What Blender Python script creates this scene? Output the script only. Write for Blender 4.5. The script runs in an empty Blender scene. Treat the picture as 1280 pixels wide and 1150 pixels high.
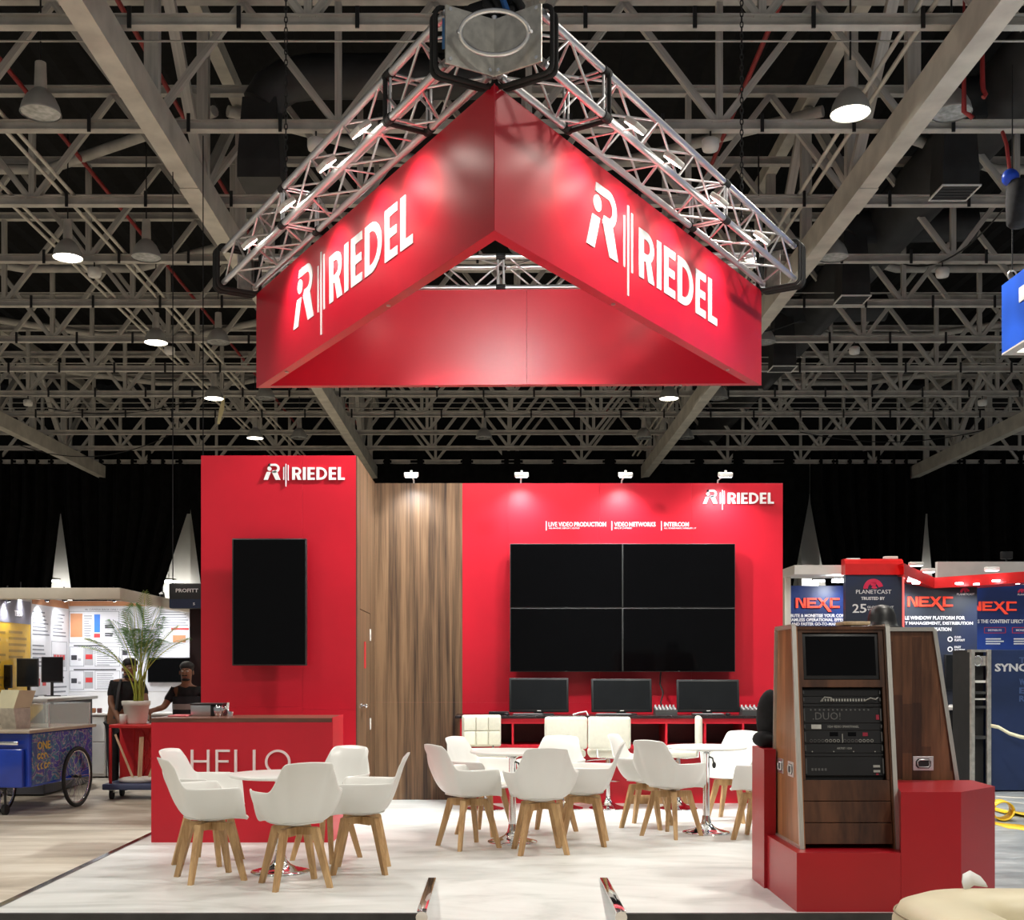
import bpy, bmesh, math, random
from mathutils import Vector, Matrix, Quaternion
random.seed(7)
PI = math.pi
SC = bpy.context.scene
COL = SC.collection

# ------------------------------------------------------------------ camera
FPX, CX, CY, HC = 1480.0, 620.0, 838.0, 1.51
cam_d = bpy.data.cameras.new('camera')
cam = bpy.data.objects.new('camera', cam_d); COL.objects.link(cam)
cam.location = (0, 0, HC); cam.rotation_euler = (PI/2, 0, 0)
cam_d.sensor_width = 36; cam_d.sensor_fit = 'HORIZONTAL'
cam_d.lens = FPX/1280*36
cam_d.shift_x = (640-CX)/1280; cam_d.shift_y = (CY-575)/1280
cam_d.clip_end = 200
SC.camera = cam

# ------------------------------------------------------------------ world, exposure
W = bpy.data.worlds.new('hall_air'); SC.world = W; W.use_nodes = True
W.node_tree.nodes['Background'].inputs[0].default_value = (1.0, 0.98, 0.95, 1)
W.node_tree.nodes['Background'].inputs[1].default_value = 0.13
SC.view_settings.view_transform = 'Standard'
SC.view_settings.look = 'None'
SC.view_settings.gamma = 1
SC.view_settings.use_curve_mapping = False
SC.view_settings.exposure = 0.68
# powers of the lamps (each lamp object carries its own light, see the builders below)
PW_FLOOD, PW_PAR, PW_BAY, PW_WALL, PW_BOOTH = 42, 330, 820, 30, 25

# ------------------------------------------------------------------ helpers
def P(px, py, Y):
    return Vector(((px-CX)*Y/FPX, Y, HC+(CY-py)*Y/FPX))
def PXX(px, Y): return (px-CX)*Y/FPX
def PZ(py, Y): return HC+(CY-py)*Y/FPX

class MB:
    def __init__(s): s.v = []; s.f = []; s.sm = []
    def add(s, v, f, smooth=False, M=None):
        n = len(s.v)
        s.v += [tuple(M @ Vector(p)) if M else tuple(p) for p in v]
        s.f += [tuple(i+n for i in q) for q in f]; s.sm += [smooth]*len(f); return s
    def box(s, x0, x1, y0, y1, z0, z1, M=None):
        v = [(x0,y0,z0),(x1,y0,z0),(x1,y1,z0),(x0,y1,z0),(x0,y0,z1),(x1,y0,z1),(x1,y1,z1),(x0,y1,z1)]
        return s.add(v, [(0,3,2,1),(4,5,6,7),(0,1,5,4),(1,2,6,5),(2,3,7,6),(3,0,4,7)], False, M)
    def bbox(s, x0, x1, y0, y1, z0, z1, b=0.005, M=None, seg=2, smooth=True):
        bm = bmesh.new(); bmesh.ops.create_cube(bm, size=1)
        for q in bm.verts: q.co = Vector(((x0+x1)/2+q.co.x*(x1-x0), (y0+y1)/2+q.co.y*(y1-y0), (z0+z1)/2+q.co.z*(z1-z0)))
        bmesh.ops.bevel(bm, geom=list(bm.edges), offset=b, segments=seg, profile=0.5, affect='EDGES')
        bm.verts.index_update()
        s.add([q.co.copy() for q in bm.verts], [[q.index for q in f.verts] for f in bm.faces], smooth, M); bm.free(); return s
    def cyl(s, p0, p1, r0, r1=None, n=12, smooth=True, cap=True):
        r1 = r0 if r1 is None else r1
        p0, p1 = Vector(p0), Vector(p1); d = (p1-p0).normalized()
        a = d.orthogonal().normalized(); b = d.cross(a)
        v = []
        for p, r in ((p0, r0), (p1, r1)):
            for i in range(n):
                t = 2*PI*i/n; v.append(p + (a*math.cos(t)+b*math.sin(t))*r)
        s.add(v, [(i, (i+1)%n, n+(i+1)%n, n+i) for i in range(n)], smooth)
        if cap:
            s.add(v[:n], [tuple(range(n-1,-1,-1))]); s.add(v[n:], [tuple(range(n))])
        return s
    def lathe(s, prof, n=24, M=None, smooth=True):
        v = []; f = []
        for r, z in prof:
            for i in range(n):
                t = 2*PI*i/n; v.append((r*math.cos(t), r*math.sin(t), z))
        for k in range(len(prof)-1):
            for i in range(n):
                f.append((k*n+i, k*n+(i+1)%n, (k+1)*n+(i+1)%n, (k+1)*n+i))
        return s.add(v, f, smooth, M)
    def tube(s, pts, r, n=8, closed=False, smooth=True):
        pts = [Vector(p) for p in pts]; N = len(pts); v = []; f = []
        up = None
        for k in range(N):
            a = pts[(k-1)%N] if (closed or k > 0) else pts[k]
            b = pts[(k+1)%N] if (closed or k < N-1) else pts[k]
            d = (b-a).normalized()
            if up is None: up = d.orthogonal().normalized()
            up = (up - d*up.dot(d)); up = up.normalized() if up.length > 1e-6 else d.orthogonal().normalized()
            q = d.cross(up); rr = r[k] if isinstance(r, (list, tuple)) else r
            for i in range(n):
                t = 2*PI*i/n; v.append(pts[k]+(up*math.cos(t)+q*math.sin(t))*rr)
        for k in range(N if closed else N-1):
            m = (k+1)%N
            for i in range(n): f.append((k*n+i, k*n+(i+1)%n, m*n+(i+1)%n, m*n+i))
        s.add(v, f, smooth)
        if not closed:
            s.add(v[:n], [tuple(range(n-1,-1,-1))]); s.add(v[-n:], [tuple(range(n))])
        return s
    def prism(s, poly, d0, d1, M=None):     # poly in xy, extruded in z from d0 to d1
        n = len(poly)
        v = [(x, y, d0) for x, y in poly]+[(x, y, d1) for x, y in poly]
        f = [tuple(range(n-1,-1,-1)), tuple(range(n, 2*n))]+[(i, (i+1)%n, n+(i+1)%n, n+i) for i in range(n)]
        return s.add(v, f, False, M)
    def ring(s, cx, cy, r0, r1, a0, a1, d0, d1, M=None, n=14, sx=1.0):    # flat ring sector, extruded
        for i in range(n):
            t0, t1 = a0+(a1-a0)*i/n, a0+(a1-a0)*(i+1)/n
            q = [(cx+sx*r*math.cos(t), cy+r*math.sin(t)) for r, t in ((r0,t0),(r1,t0),(r1,t1),(r0,t1))]
            s.prism(q, d0, d1, M)
        return s
    def sphere(s, c, r, n=12, m=8, sc=(1,1,1), M=None):
        v = []; f = []
        for j in range(m+1):
            t = PI*j/m
            for i in range(n):
                u = 2*PI*i/n
                v.append((c[0]+r*sc[0]*math.sin(t)*math.cos(u), c[1]+r*sc[1]*math.sin(t)*math.sin(u), c[2]+r*sc[2]*math.cos(t)))
        for j in range(m):
            for i in range(n): f.append((j*n+i, (j+1)*n+i, (j+1)*n+(i+1)%n, j*n+(i+1)%n))
        return s.add(v, f, True, M)
    def mesh(s, name):
        m = bpy.data.meshes.new(name)
        m.from_pydata(s.v, [], s.f)
        m.polygons.foreach_set('use_smooth', s.sm); m.update(); return m
    def build(s, name, mat, parent=None, world=True, kind=None):
        if parent is not None and world:      # vertices given in scene coordinates
            o = parent; off = Vector((0,0,0))
            while o is not None: off += o.location; o = o.parent
            s.v = [(x-off.x, y-off.y, z-off.z) for x, y, z in s.v]
        o = bpy.data.objects.new(name, s.mesh(name)); COL.objects.link(o)
        o.data.materials.append(mat)
        if parent is not None: o.parent = parent
        if kind: o['kind'] = kind
        return o

def thing(name, label, cat, loc=(0,0,0), rz=0, group=None):
    o = bpy.data.objects.new(name, None); COL.objects.link(o); o.empty_display_size = 0.1
    o.location = loc; o.rotation_euler = (0,0,rz); o['label'] = label; o['category'] = cat
    if group: o['group'] = group
    return o
def tag(o, label, cat, group=None, kind=None):
    o['label'] = label; o['category'] = cat
    if group: o['group'] = group
    if kind: o['kind'] = kind
    return o
def struct(o, label=None):
    o['kind'] = 'structure'
    if label: o['label'] = label
    return o
def dup(root, loc, rz, label, group=None):
    r = root.copy(); COL.objects.link(r); r.location = loc; r.rotation_euler = (0,0,rz); r['label'] = label
    if group: r['group'] = group
    for ch in list(root.children):
        c = ch.copy(); COL.objects.link(c); c.parent = r
        for g in list(ch.children):
            d = g.copy(); COL.objects.link(d); d.parent = c
    return r
def obj(name, mesh, mat, parent=None):
    o = bpy.data.objects.new(name, mesh); COL.objects.link(o)
    if not mesh.materials: mesh.materials.append(mat)
    if parent: o.parent = parent
    return o
# unit members, shared mesh data per material
_unit = {}
def member(name, p0, p1, r, mat, parent, kind='cyl', r2=None, org=Vector((0,0,0)), n=8):
    key = (kind, mat.name, n)
    if key not in _unit:
        b = MB()
        if kind == 'cyl': b.cyl((0,0,0), (0,0,1), 1, n=n)
        else: b.box(-.5,.5,-.5,.5,0,1)
        m = b.mesh('steel_member'); m.materials.append(mat); _unit[key] = m
    p0, p1 = Vector(p0)-org, Vector(p1)-org; d = p1-p0
    o = bpy.data.objects.new(name, _unit[key]); COL.objects.link(o); o.parent = parent
    o.location = p0
    z = d.normalized()
    if kind == 'box':      # keep one side level
        x = Vector((0,0,1)).cross(z) if abs(z.z) < .999 else Vector((1,0,0)); x.normalize()
        y = z.cross(x)
        o.rotation_mode = 'QUATERNION'; o.rotation_quaternion = Matrix((x,y,z)).transposed().to_quaternion()
    else:
        o.rotation_mode = 'QUATERNION'; o.rotation_quaternion = z.to_track_quat('Z','Y')
    o.scale = (r, r2 if r2 else r, d.length)
    return o
def frame(o, right, up):      # 4x4 with x=right, y=up, z=out of the surface
    r, u = Vector(right).normalized(), Vector(up).normalized(); n = r.cross(u)
    M = Matrix((r,u,n)).transposed().to_4x4(); M.translation = Vector(o); return M

# ------------------------------------------------------------------ materials
def mat(name, col, rough=0.5, metal=0.0, var=0.06, scale=6.0, stretch=(1,1,1), emit=None, es=0, spec=0.5, bump=0.0, coat=0, alpha=None, trans=0, col2=None, detail=4, lo=.35, hi=.65, sheen=0):
    m = bpy.data.materials.new(name); m.use_nodes = True
    nt = m.node_tree; b = nt.nodes['Principled BSDF']; L = nt.links
    b.inputs['Roughness'].default_value = rough; b.inputs['Metallic'].default_value = metal
    b.inputs['Specular IOR Level'].default_value = spec
    if coat: b.inputs['Coat Weight'].default_value = coat; b.inputs['Coat Roughness'].default_value = .12
    if sheen: b.inputs['Sheen Weight'].default_value = sheen
    tc = nt.nodes.new('ShaderNodeTexCoord'); mp = nt.nodes.new('ShaderNodeMapping')
    mp.inputs['Scale'].default_value = stretch
    nz = nt.nodes.new('ShaderNodeTexNoise'); nz.inputs['Scale'].default_value = scale; nz.inputs['Detail'].default_value = detail
    rp = nt.nodes.new('ShaderNodeValToRGB')
    c1 = tuple(max(0, c*(1-var)) for c in col); c2 = col2 if col2 else tuple(min(1, c*(1+var)) for c in col)
    rp.color_ramp.elements[0].color = (*c1, 1); rp.color_ramp.elements[1].color = (*c2, 1)
    rp.color_ramp.elements[0].position = lo; rp.color_ramp.elements[1].position = hi
    L.new(tc.outputs['Object'], mp.inputs[0]); L.new(mp.outputs[0], nz.inputs['Vector']); L.new(nz.outputs[0], rp.inputs[0])
    L.new(rp.outputs[0], b.inputs['Base Color'])
    if bump:
        bp = nt.nodes.new('ShaderNodeBump'); bp.inputs['Strength'].default_value = bump; bp.inputs['Distance'].default_value = .01
        L.new(nz.outputs[0], bp.inputs['Height']); L.new(bp.outputs[0], b.inputs['Normal'])
    if emit:
        b.inputs['Emission Color'].default_value = (*emit, 1); b.inputs['Emission Strength'].default_value = es
    if trans:
        b.inputs['Transmission Weight'].default_value = trans
    if alpha is not None: b.inputs['Alpha'].default_value = alpha
    return m
def wood(name, dark, light, grain=(9,9,.5), rough=.45, bands=18, coat=0):
    m = bpy.data.materials.new(name); m.use_nodes = True
    nt = m.node_tree; b = nt.nodes['Principled BSDF']; L = nt.links
    b.inputs['Roughness'].default_value = rough
    if coat: b.inputs['Coat Weight'].default_value = coat
    tc = nt.nodes.new('ShaderNodeTexCoord'); mp = nt.nodes.new('ShaderNodeMapping'); mp.inputs['Scale'].default_value = grain
    n1 = nt.nodes.new('ShaderNodeTexNoise'); n1.inputs['Scale'].default_value = 1.0; n1.inputs['Detail'].default_value = 6; n1.inputs['Distortion'].default_value = .6
    n2 = nt.nodes.new('ShaderNodeTexNoise'); n2.inputs['Scale'].default_value = 7.0; n2.inputs['Detail'].default_value = 3
    mx = nt.nodes.new('ShaderNodeMath'); mx.operation = 'MULTIPLY_ADD'; mx.inputs[1].default_value = .35
    rp = nt.nodes.new('ShaderNodeValToRGB')
    e = rp.color_ramp.elements; e[0].position = .46; e[0].color = (*dark,1); e[1].position = .86; e[1].color = (*light,1)
    mid = rp.color_ramp.elements.new(.64); mid.color = (*[(d*.55+l*.45) for d, l in zip(dark, light)], 1)
    L.new(tc.outputs['Object'], mp.inputs[0]); L.new(mp.outputs[0], n1.inputs['Vector']); L.new(mp.outputs[0], n2.inputs['Vector'])
    L.new(n2.outputs[0], mx.inputs[0]); L.new(n1.outputs[0], mx.inputs[2]); L.new(mx.outputs[0], rp.inputs[0]); L.new(rp.outputs[0], b.inputs['Base Color'])
    return m

RED = mat('red_laminate', (.56,.006,.022), .42, var=.05, scale=2)
RED_B = mat('red_banner_vinyl', (.56,.006,.024), .34, var=.05, scale=2, spec=.6)
RED_P = mat('red_podium_paint', (.37,.005,.013), .33, var=.05, scale=2, spec=.5)
WALNUT = wood('walnut_veneer', (.030,.015,.008), (.235,.135,.07), grain=(15,15,.4))
WALNUT_D = wood('dark_walnut_top', (.06,.02,.014), (.2,.08,.05), grain=(1.2,9,9), rough=.3)
WALNUT_R = wood('rack_walnut_shaded', (.020,.0075,.004), (.115,.047,.022), grain=(6,6,.7), rough=.35)  # rack wood, shade on the unlit front put into the colour
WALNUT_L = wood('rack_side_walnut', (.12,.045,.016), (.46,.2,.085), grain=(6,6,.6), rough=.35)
OAK = wood('oak_legs', (.35,.19,.075), (.62,.40,.19), grain=(14,14,2), rough=.5)
PINE = wood('pine_plank', (.5,.34,.18), (.8,.62,.4), grain=(10,10,1), rough=.6)
WHITE = mat('white_plastic', (.80,.80,.77), .28, var=.01, scale=3)
CUSH = mat('white_leatherette', (.74,.73,.68), .45, var=.03, scale=30, bump=.05)
CREAM = mat('cream_leatherette', (.74,.73,.62), .5, var=.03, scale=30, bump=.05)
LETTER = mat('white_letter', (.85,.85,.85), .4, var=.01)
LETTER_P = mat('pink_white_letter', (.88,.76,.76), .4, var=.01)
CHROME = mat('chrome', (.82,.83,.85), .08, 1.0, var=.02)
ALU = mat('truss_aluminium', (.86,.86,.87), .32, .9, var=.08, scale=12)
ALU_D = mat('brushed_aluminium', (.62,.6,.55), .42, .9, var=.15, scale=14)
BLACK = mat('black_plastic', (.012,.012,.013), .4, var=.2)
BLACK_M = mat('black_rubber', (.014,.014,.014), .7, var=.2)
SCREEN = mat('black_glass_screen', (.0012,.0012,.0015), .07, var=.1, spec=.2)
SCREEN_G = mat('grey_matt_screen', (.009,.010,.011), .2, var=.1, spec=.3)
BEZEL = mat('display_bezel', (.02,.02,.021), .35, var=.1)
BEZEL_G = mat('grey_bezel_edge', (.07,.07,.07), .45, .3, var=.1)
STEEL = mat('grey_roof_steel', (.46,.44,.40), .55, var=.16, scale=3)
STEEL_B = mat('tan_grey_girder', (.55,.52,.45), .5, var=.14, scale=2.5)
DECK = mat('black_roof_deck', (.006,.006,.006), .8, var=.3, spec=.2)
DUCT = mat('black_duct', (.022,.022,.023), .55, var=.3, scale=3)
LAMPG = mat('grey_lamp_shade', (.42,.42,.40), .35, .2, var=.06)
LAMP_ON = mat('lit_lamp_glass', (.9,.9,.85), .4, emit=(1,.93,.78), es=9)
LAMP_OFF = mat('unlit_lamp_glass', (.55,.56,.55), .15, .5, var=.3, scale=12)
LED = mat('led_lens', (.9,.9,.9), .4, emit=(1,.96,.85), es=14)
LED_C = mat('cool_led_lens', (.9,.9,.95), .4, emit=(.92,.95,1), es=12)
CURT = mat('black_drape', (.006,.006,.006), .95, var=.3, scale=4, spec=.1)
PLAST = mat('off_white_wall', (.78,.77,.72), .7, var=.06, scale=1)
CABLE_R = mat('red_sprinkler_pipe', (.28,.02,.02), .45, var=.15)
BLUE = mat('blue_cart_paint', (.012,.05,.42), .25, var=.15, scale=3, coat=.3)
CLOTHB = mat('black_cloth', (.012,.012,.014), .9, var=.3, scale=20)
SKIN = mat('brown_skin', (.25,.115,.065), .55, var=.1, scale=8)
HAIR = mat('black_hair', (.006,.005,.005), .6, var=.3, scale=30)
PAPER = mat('white_poster', (.80,.81,.84), .5, var=.02)
YEL = mat('yellow_poster', (.72,.43,.02), .5, var=.05)
YELT = mat('yellow_tape', (.85,.55,.02), .45, var=.08, scale=10)
INK = mat('grey_print', (.22,.23,.26), .6, var=.1)
DARKBL = mat('dark_grey_print', (.05,.05,.06), .6, var=.1)
ORANGE = mat('orange_print', (.62,.28,.13), .6, var=.06)
BLUEP = mat('blue_print', (.02,.19,.72), .5, var=.05)
REDP = mat('red_print', (.65,.04,.04), .5, var=.05)
WHITE_M = mat('white_metal', (.75,.74,.70), .4, var=.03)
CREAMF = mat('cream_fascia', (.62,.58,.48), .55, var=.04)
# ------------------------------------------------------------------ hall floor
def floor_mat(name, c1, c2, c3, stretch=(.5,2.2,1), rough=.45, sc=1.1):
    m = bpy.data.materials.new(name); m.use_nodes = True
    nt = m.node_tree; b = nt.nodes['Principled BSDF']; L = nt.links
    tc = nt.nodes.new('ShaderNodeTexCoord'); mp = nt.nodes.new('ShaderNodeMapping'); mp.inputs['Scale'].default_value = stretch
    n1 = nt.nodes.new('ShaderNodeTexNoise'); n1.inputs['Scale'].default_value = sc; n1.inputs['Detail'].default_value = 9; n1.inputs['Roughness'].default_value = .62; n1.inputs['Distortion'].default_value = 1.2
    rp = nt.nodes.new('ShaderNodeValToRGB'); e = rp.color_ramp.elements
    e[0].position = .32; e[0].color = (*c1,1); e[1].position = .72; e[1].color = (*c3,1)
    q = e.new(.5); q.color = (*c2,1)
    rr = nt.nodes.new('ShaderNodeMapRange'); rr.inputs[3].default_value = rough-.12; rr.inputs[4].default_value = rough+.15
    L.new(tc.outputs['Object'], mp.inputs[0]); L.new(mp.outputs[0], n1.inputs['Vector']); L.new(n1.outputs[0], rp.inputs[0])
    L.new(n1.outputs[0], rr.inputs[0]); L.new(rr.outputs[0], b.inputs['Roughness'])
    L.new(rp.outputs[0], b.inputs['Base Color']); return m
CONC = floor_mat('worn_concrete', (.32,.27,.205), (.50,.44,.35), (.68,.63,.54))
GREYF = floor_mat('grey_film_floor', (.20,.22,.24), (.30,.33,.35), (.48,.51,.53), stretch=(.8,2.5,1), sc=2.5, rough=.35)
DECKW = floor_mat('white_scuffed_vinyl', (.52,.535,.515), (.68,.69,.67), (.77,.78,.765), stretch=(.6,1.6,1), sc=1.6, rough=.38)
struct(MB().box(-24, 24, -3, 46, -.1, 0).build('floor', CONC), 'worn tan concrete hall floor')
struct(MB().box(3.3, 24, -3, 40, 0, .004).build('floor', GREYF), 'grey film covered floor right of the stand')

# ------------------------------------------------------------------ stand platform
PF = .10
pl = thing('stand_platform', 'low white stand platform with scuffed vinyl top and front ramp', 'platform', (0.1, 10, 0))
X0, X1, Y0, Y1 = -2.95, 3.15, 6.89, 13.1
RX0, RX1, RY = -.43, .725, 7.96
dk = MB(); dk.box(X0, RX0, Y0, Y1, .004, PF); dk.box(RX1, X1, Y0, Y1, .004, PF); dk.box(RX0, RX1, RY, Y1, .004, PF)
dk.build('deck', DECKW, pl)
rp_ = MB(); rp_.add([(RX0,Y0-.02,.006),(RX1,Y0-.02,.006),(RX1,RY,PF),(RX0,RY,PF),(RX0,Y0-.02,.0),(RX1,Y0-.02,.0),(RX1,RY,0),(RX0,RY,0)],
    [(0,1,2,3),(7,6,5,4),(0,4,5,1),(1,5,6,2),(2,6,7,3),(3,7,4,0)]); rp_.build('ramp', DECKW, pl)
TRIM = mat('polished_edge_trim', (.25,.25,.26), .12, 1.0, var=.5, scale=3)
MB().box(X0-.045, X0, Y0-.01, Y1, 0, PF+.006).build('edge_trim', TRIM, pl)
SKIRT = mat('dark_front_skirt', (.035,.035,.036), .5, var=.3)
MB().box(X0-.045, RX0, Y0-.03, Y0, .002, PF).build('front_skirt', SKIRT, pl)
MB().box(RX1, X1, Y0-.03, Y0, .002, PF).build('front_skirt', SKIRT, pl)
for xa in (RX0, RX1):
    MB().bbox(xa-.028, xa+.028, Y0-.03, RY+.01, PF-.004, PF+.016, .004).build('ramp_edge_trim', CHROME, pl)
    MB().cyl((xa, Y0-.04, PF-.02), (xa, Y0-.025, PF-.02), .035, n=16).build('trim_end_cap', CHROME, pl)

# ------------------------------------------------------------------ stand walls
WT = 3.55
def slab(name, x0, x1, y0, y1, z0, z1, m, parent=None, b=.0008):
    return MB().bbox(x0, x1, y0, y1, z0, z1, b, seg=1, smooth=False).build(name, m, parent)
TX0, TX1, TY = -2.80, -1.33, 11.24
wl = struct(MB().box(TX0+.02, TX1-.02, TY+.02, 13.0, PF, WT-.005).build('wall_left', RED), 'red storage tower with screen')
g = .0005
sx = PXX(378, TY); sz = PZ(884, TY)
slab('panel', TX0, sx-g, TY, TY+.02, PF, sz-g, RED, wl); slab('panel', sx+g, TX1, TY, TY+.02, PF, sz-.02-g, RED, wl)
slab('panel', TX0, sx-g, TY, TY+.02, sz+g, WT, RED, wl); slab('panel', sx+g, TX1, TY, TY+.02, sz-.02+g, WT, RED, wl)
slab('side_panel', TX0, TX0+.02, TY+.021, 13.0, PF, WT, RED, wl)
slab('edge_strip', TX1, TX1+.012, TY, TY+.03, PF, WT, mat('brown_edge', (.10,.045,.03), .5), wl)
DY0, DY1, DZ = 11.46, 12.38, 2.10
wr = struct(MB().box(TX1-.019, TX1-.001, TY+.03, 12.9, PF, WT).build('wall_return', WALNUT), 'walnut side of the tower with a door')
for a in ((TY+.03, DY0-.006, PF, WT), (DY1+.006, 12.899, PF, WT), (DY0-.004, DY1+.004, DZ+.006, WT)):
    slab('panel', TX1, TX1+.012, *a, WALNUT, wr)
dr = struct(MB().bbox(TX1, TX1+.010, DY0, DY1, PF+.01, DZ, .002, seg=1, smooth=False).build('door_1', WALNUT), 'flush walnut door with red slot')
zh = 1.165
h = MB(); h.cyl((TX1+.010, DY0+.1, zh), (TX1+.02, DY0+.1, zh), .026); h.cyl((TX1+.02, DY0+.1, zh), (TX1+.06, DY0+.1, zh), .009)
h.tube([(TX1+.06, DY0+.1, zh), (TX1+.064, DY0+.13, zh), (TX1+.062, DY0+.22, zh)], .011); h.sphere((TX1+.06, DY0+.1, zh), .02)
h.build('door_handle', CHROME, dr)
slab('door_slot', TX1+.010, TX1+.014, 11.86, 11.98, 1.53, 1.80, RED, dr)
for zz in (1.88, .95): MB().cyl((TX1+.016, DY1, zz-.06), (TX1+.016, DY1, zz+.06), .008).build('hinge', WHITE_M, dr)

BY = 12.9; BX0, BX1, WX = -1.33, 3.125, -.366
wb = struct(MB().box(BX0, BX1-.02, BY+.02, 13.05, PF, WT-.005).build('wall_back', RED), 'red and walnut back wall of the stand')
zw = PZ(878, BY)
slab('walnut_panel', BX0, WX-g, BY, BY+.02, PF, zw-g, WALNUT, wb); slab('walnut_panel', BX0, WX-g, BY, BY+.02, zw+g, WT, WALNUT, wb)
xs = [WX, .13, 1.13, 2.13, BX1]
for i in range(4):
    for z0, z1 in ((PF, zw), (zw, WT)):
        slab('panel', xs[i]+g, xs[i+1]-g, BY, BY+.02, z0+g, z1-g, RED, wb)
slab('panel', BX1-.02, BX1, BY+.021, 13.05, PF, WT, RED, wb)

# ------------------------------------------------------------------ text
def text_geo(s, bold=0.0, depth=0.01, spacing=1.0, res=2):
    c = bpy.data.curves.new('t', 'FONT'); c.body = s; c.resolution_u = res; c.extrude = depth/2; c.offset = bold; c.space_character = spacing
    o = bpy.data.objects.new('t', c); COL.objects.link(o); bpy.context.view_layer.update()
    m = o.evaluated_get(bpy.context.evaluated_depsgraph_get()).to_mesh()
    v = [p.co.copy() for p in m.vertices]; f = [tuple(p.vertices) for p in m.polygons]
    o.evaluated_get(bpy.context.evaluated_depsgraph_get()).to_mesh_clear()
    bpy.data.objects.remove(o); bpy.data.curves.remove(c)
    return v, f
def text(s, name, x, y, w, h, M, m, parent, bold=0.0, depth=.004, spacing=1.0, res=2):
    # fit the string into the box with lower left corner (x,y) and size (w,h) in the plane of M; w None keeps the shape
    v, f = text_geo(s, bold, 1.0, spacing, res)
    x0 = min(p.x for p in v); x1 = max(p.x for p in v); y0 = min(p.y for p in v); y1 = max(p.y for p in v)
    ky = h/(y1-y0); kx = (w/(x1-x0)) if w else ky
    vv = [((p.x-x0)*kx+x, (p.y-y0)*ky+y, (p.z+.5)*depth) for p in v]
    return MB().add(vv, f, False, M).build(name, m, parent)

# ------------------------------------------------------------------ logo: mark with dot, three stripes and six letters
def letter(ch, W_, S=.2):
    b = MB(); d = (0, 1)
    R = lambda x0, x1, y0, y1: b.prism([(x0,y0),(x1,y0),(x1,y1),(x0,y1)], *d)
    if ch == 'I': R(0, W_, 0, 1)
    if ch == 'E':
        R(0, S, 0, 1); R(S, W_, 0, .17); R(S, W_*.94, .415, .585); R(S, W_, .83, 1)
    if ch == 'L': R(0, S, 0, 1); R(S, W_, 0, .17)
    if ch == 'D':
        R(0, S, 0, 1); R(S, W_-.5, 0, .17); R(S, W_-.5, .83, 1)
        b.ring(W_-.5, .5, .33, .5, -PI/2, PI/2, *d, n=18)
    if ch == 'R':
        R(0, S, 0, 1); R(S, W_-.30, .84, 1); R(S, W_-.30, .38, .54)
        b.ring(W_-.31, .69, .145, .31, -PI/2, PI/2, *d, n=14)
        b.prism([(S+.08,.40),(W_-.24,0),(W_+.02,0),(S+.30,.42)], *d)
    return b
def logo_mark():
    b = MB(); d = (0, 1)
    b.prism([(0,0),(.25,0),(.43,.49),(.19,.49)], *d)
    b.ring(.35, .695, 0.0, .125, 0, 2*PI, *d, n=20)
    b.prism([(.27,.86),(.70,.86),(.70,1.0),(.30,1.0)], *d)
    b.prism([(.27,.86),(.40,.86),(.44,1.0),(.30,1.0)], *d)
    b.ring(.70, .72, .14, .28, -PI/2, PI/2, *d, n=18)
    b.prism([(.50,.44),(.72,.44),(.72,.58),(.56,.58)], *d)
    b.prism([(.50,.50),(.74,0),(1.03,0),(.84,.50),(.70,.56)], *d)
    return b
def logo(name, label, M, Wd, depth, m=None, group='company logos'):
    m = m or LETTER
    H = Wd/5.06
    t = thing(name, label, 'logo sign', tuple(M.translation), 0, group)
    def put(bb, nm, ox, oy, sx_, sy_):
        bb.v = [tuple(M @ Vector((ox+x*sx_, oy+y*sy_, z*depth))) for x, y, z in bb.v]
        bb.build(nm, m, t)
    put(logo_mark(), 'logo_mark', 0, 0, H, H)
    for x, y0, y1 in ((1.22,.0,.80),(1.36,-.42,1.0),(1.50,-.02,.92)):
        put(MB().prism([(x,y0),(x+.05,y0),(x+.05,y1),(x,y1)], 0, 1), 'stripe', 0, 0, H, H)
    ws = [('R',.64),('I',.2),('E',.52),('D',.76),('E',.52),('L',.49)]; gap = .13
    tot = sum(w for _, w in ws)+gap*5; ch = .786*H; k = (5.06-1.78)*H/tot; x = 1.78*H
    for c, w in ws:
        put(letter(c, w), 'letter', x, 0, k, ch); x += (w+gap)*k
    return t
logo('logo_sign', 'white raised company logo at the top of the red tower', frame(P(330, 600, TY), (1,0,0), (0,0,1)), .767, .018)
logo('logo_sign', 'white raised company logo at top right of the red back wall', frame(P(878.5, 629.8, BY), (1,0,0), (0,0,1)), .771, .018)
# tag lines above the video wall
def wallM(y=BY): return frame((0, y-.0005, 0), (1,0,0), (0,0,1))
tl = thing('wall_lettering', 'small white lettering on red wall naming live video production, networks, intercom', 'lettering', P(682, 662, BY))
Mw = wallM()
def wt(s, px0, px1, py0, py1, bold, par, m=LETTER, Y=BY, M=None, name='lettering', depth=.003):
    return text(s, name, PXX(px0, Y), PZ(py1, Y), PXX(px1, Y)-PXX(px0, Y), PZ(py0, Y)-PZ(py1, Y), M or Mw, m, par, bold, depth)
for s, a, b_, bd in (('LIVE VIDEO', 685.7, 716, 0.0), ('PRODUCTION', 717.8, 757.6, .022), ('VIDEO', 768, 785, 0.0), ('NETWORKS', 786.5, 819.5, .022), ('INTERCOM', 830, 861, .022)):
    wt(s, a, b_, 652.6, 658.2, bd, tl)
for s, a, b_ in (('ALL-IN-ONE | REPLAY | CLOUD', 686, 724.5), ('SDI | IP | HYBRID', 768, 790), ('ALL STANDARDS | WIRELESS | IP', 830, 870)):
    wt(s, a, b_, 659.4, 661.6, .012, tl)
for px in (682.3, 764.3, 826.3):
    MB().box(PXX(px,BY), PXX(px+.9,BY), BY-.004, BY, PZ(663,BY), PZ(651.5,BY)).build('divider_line', LETTER, tl)
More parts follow.
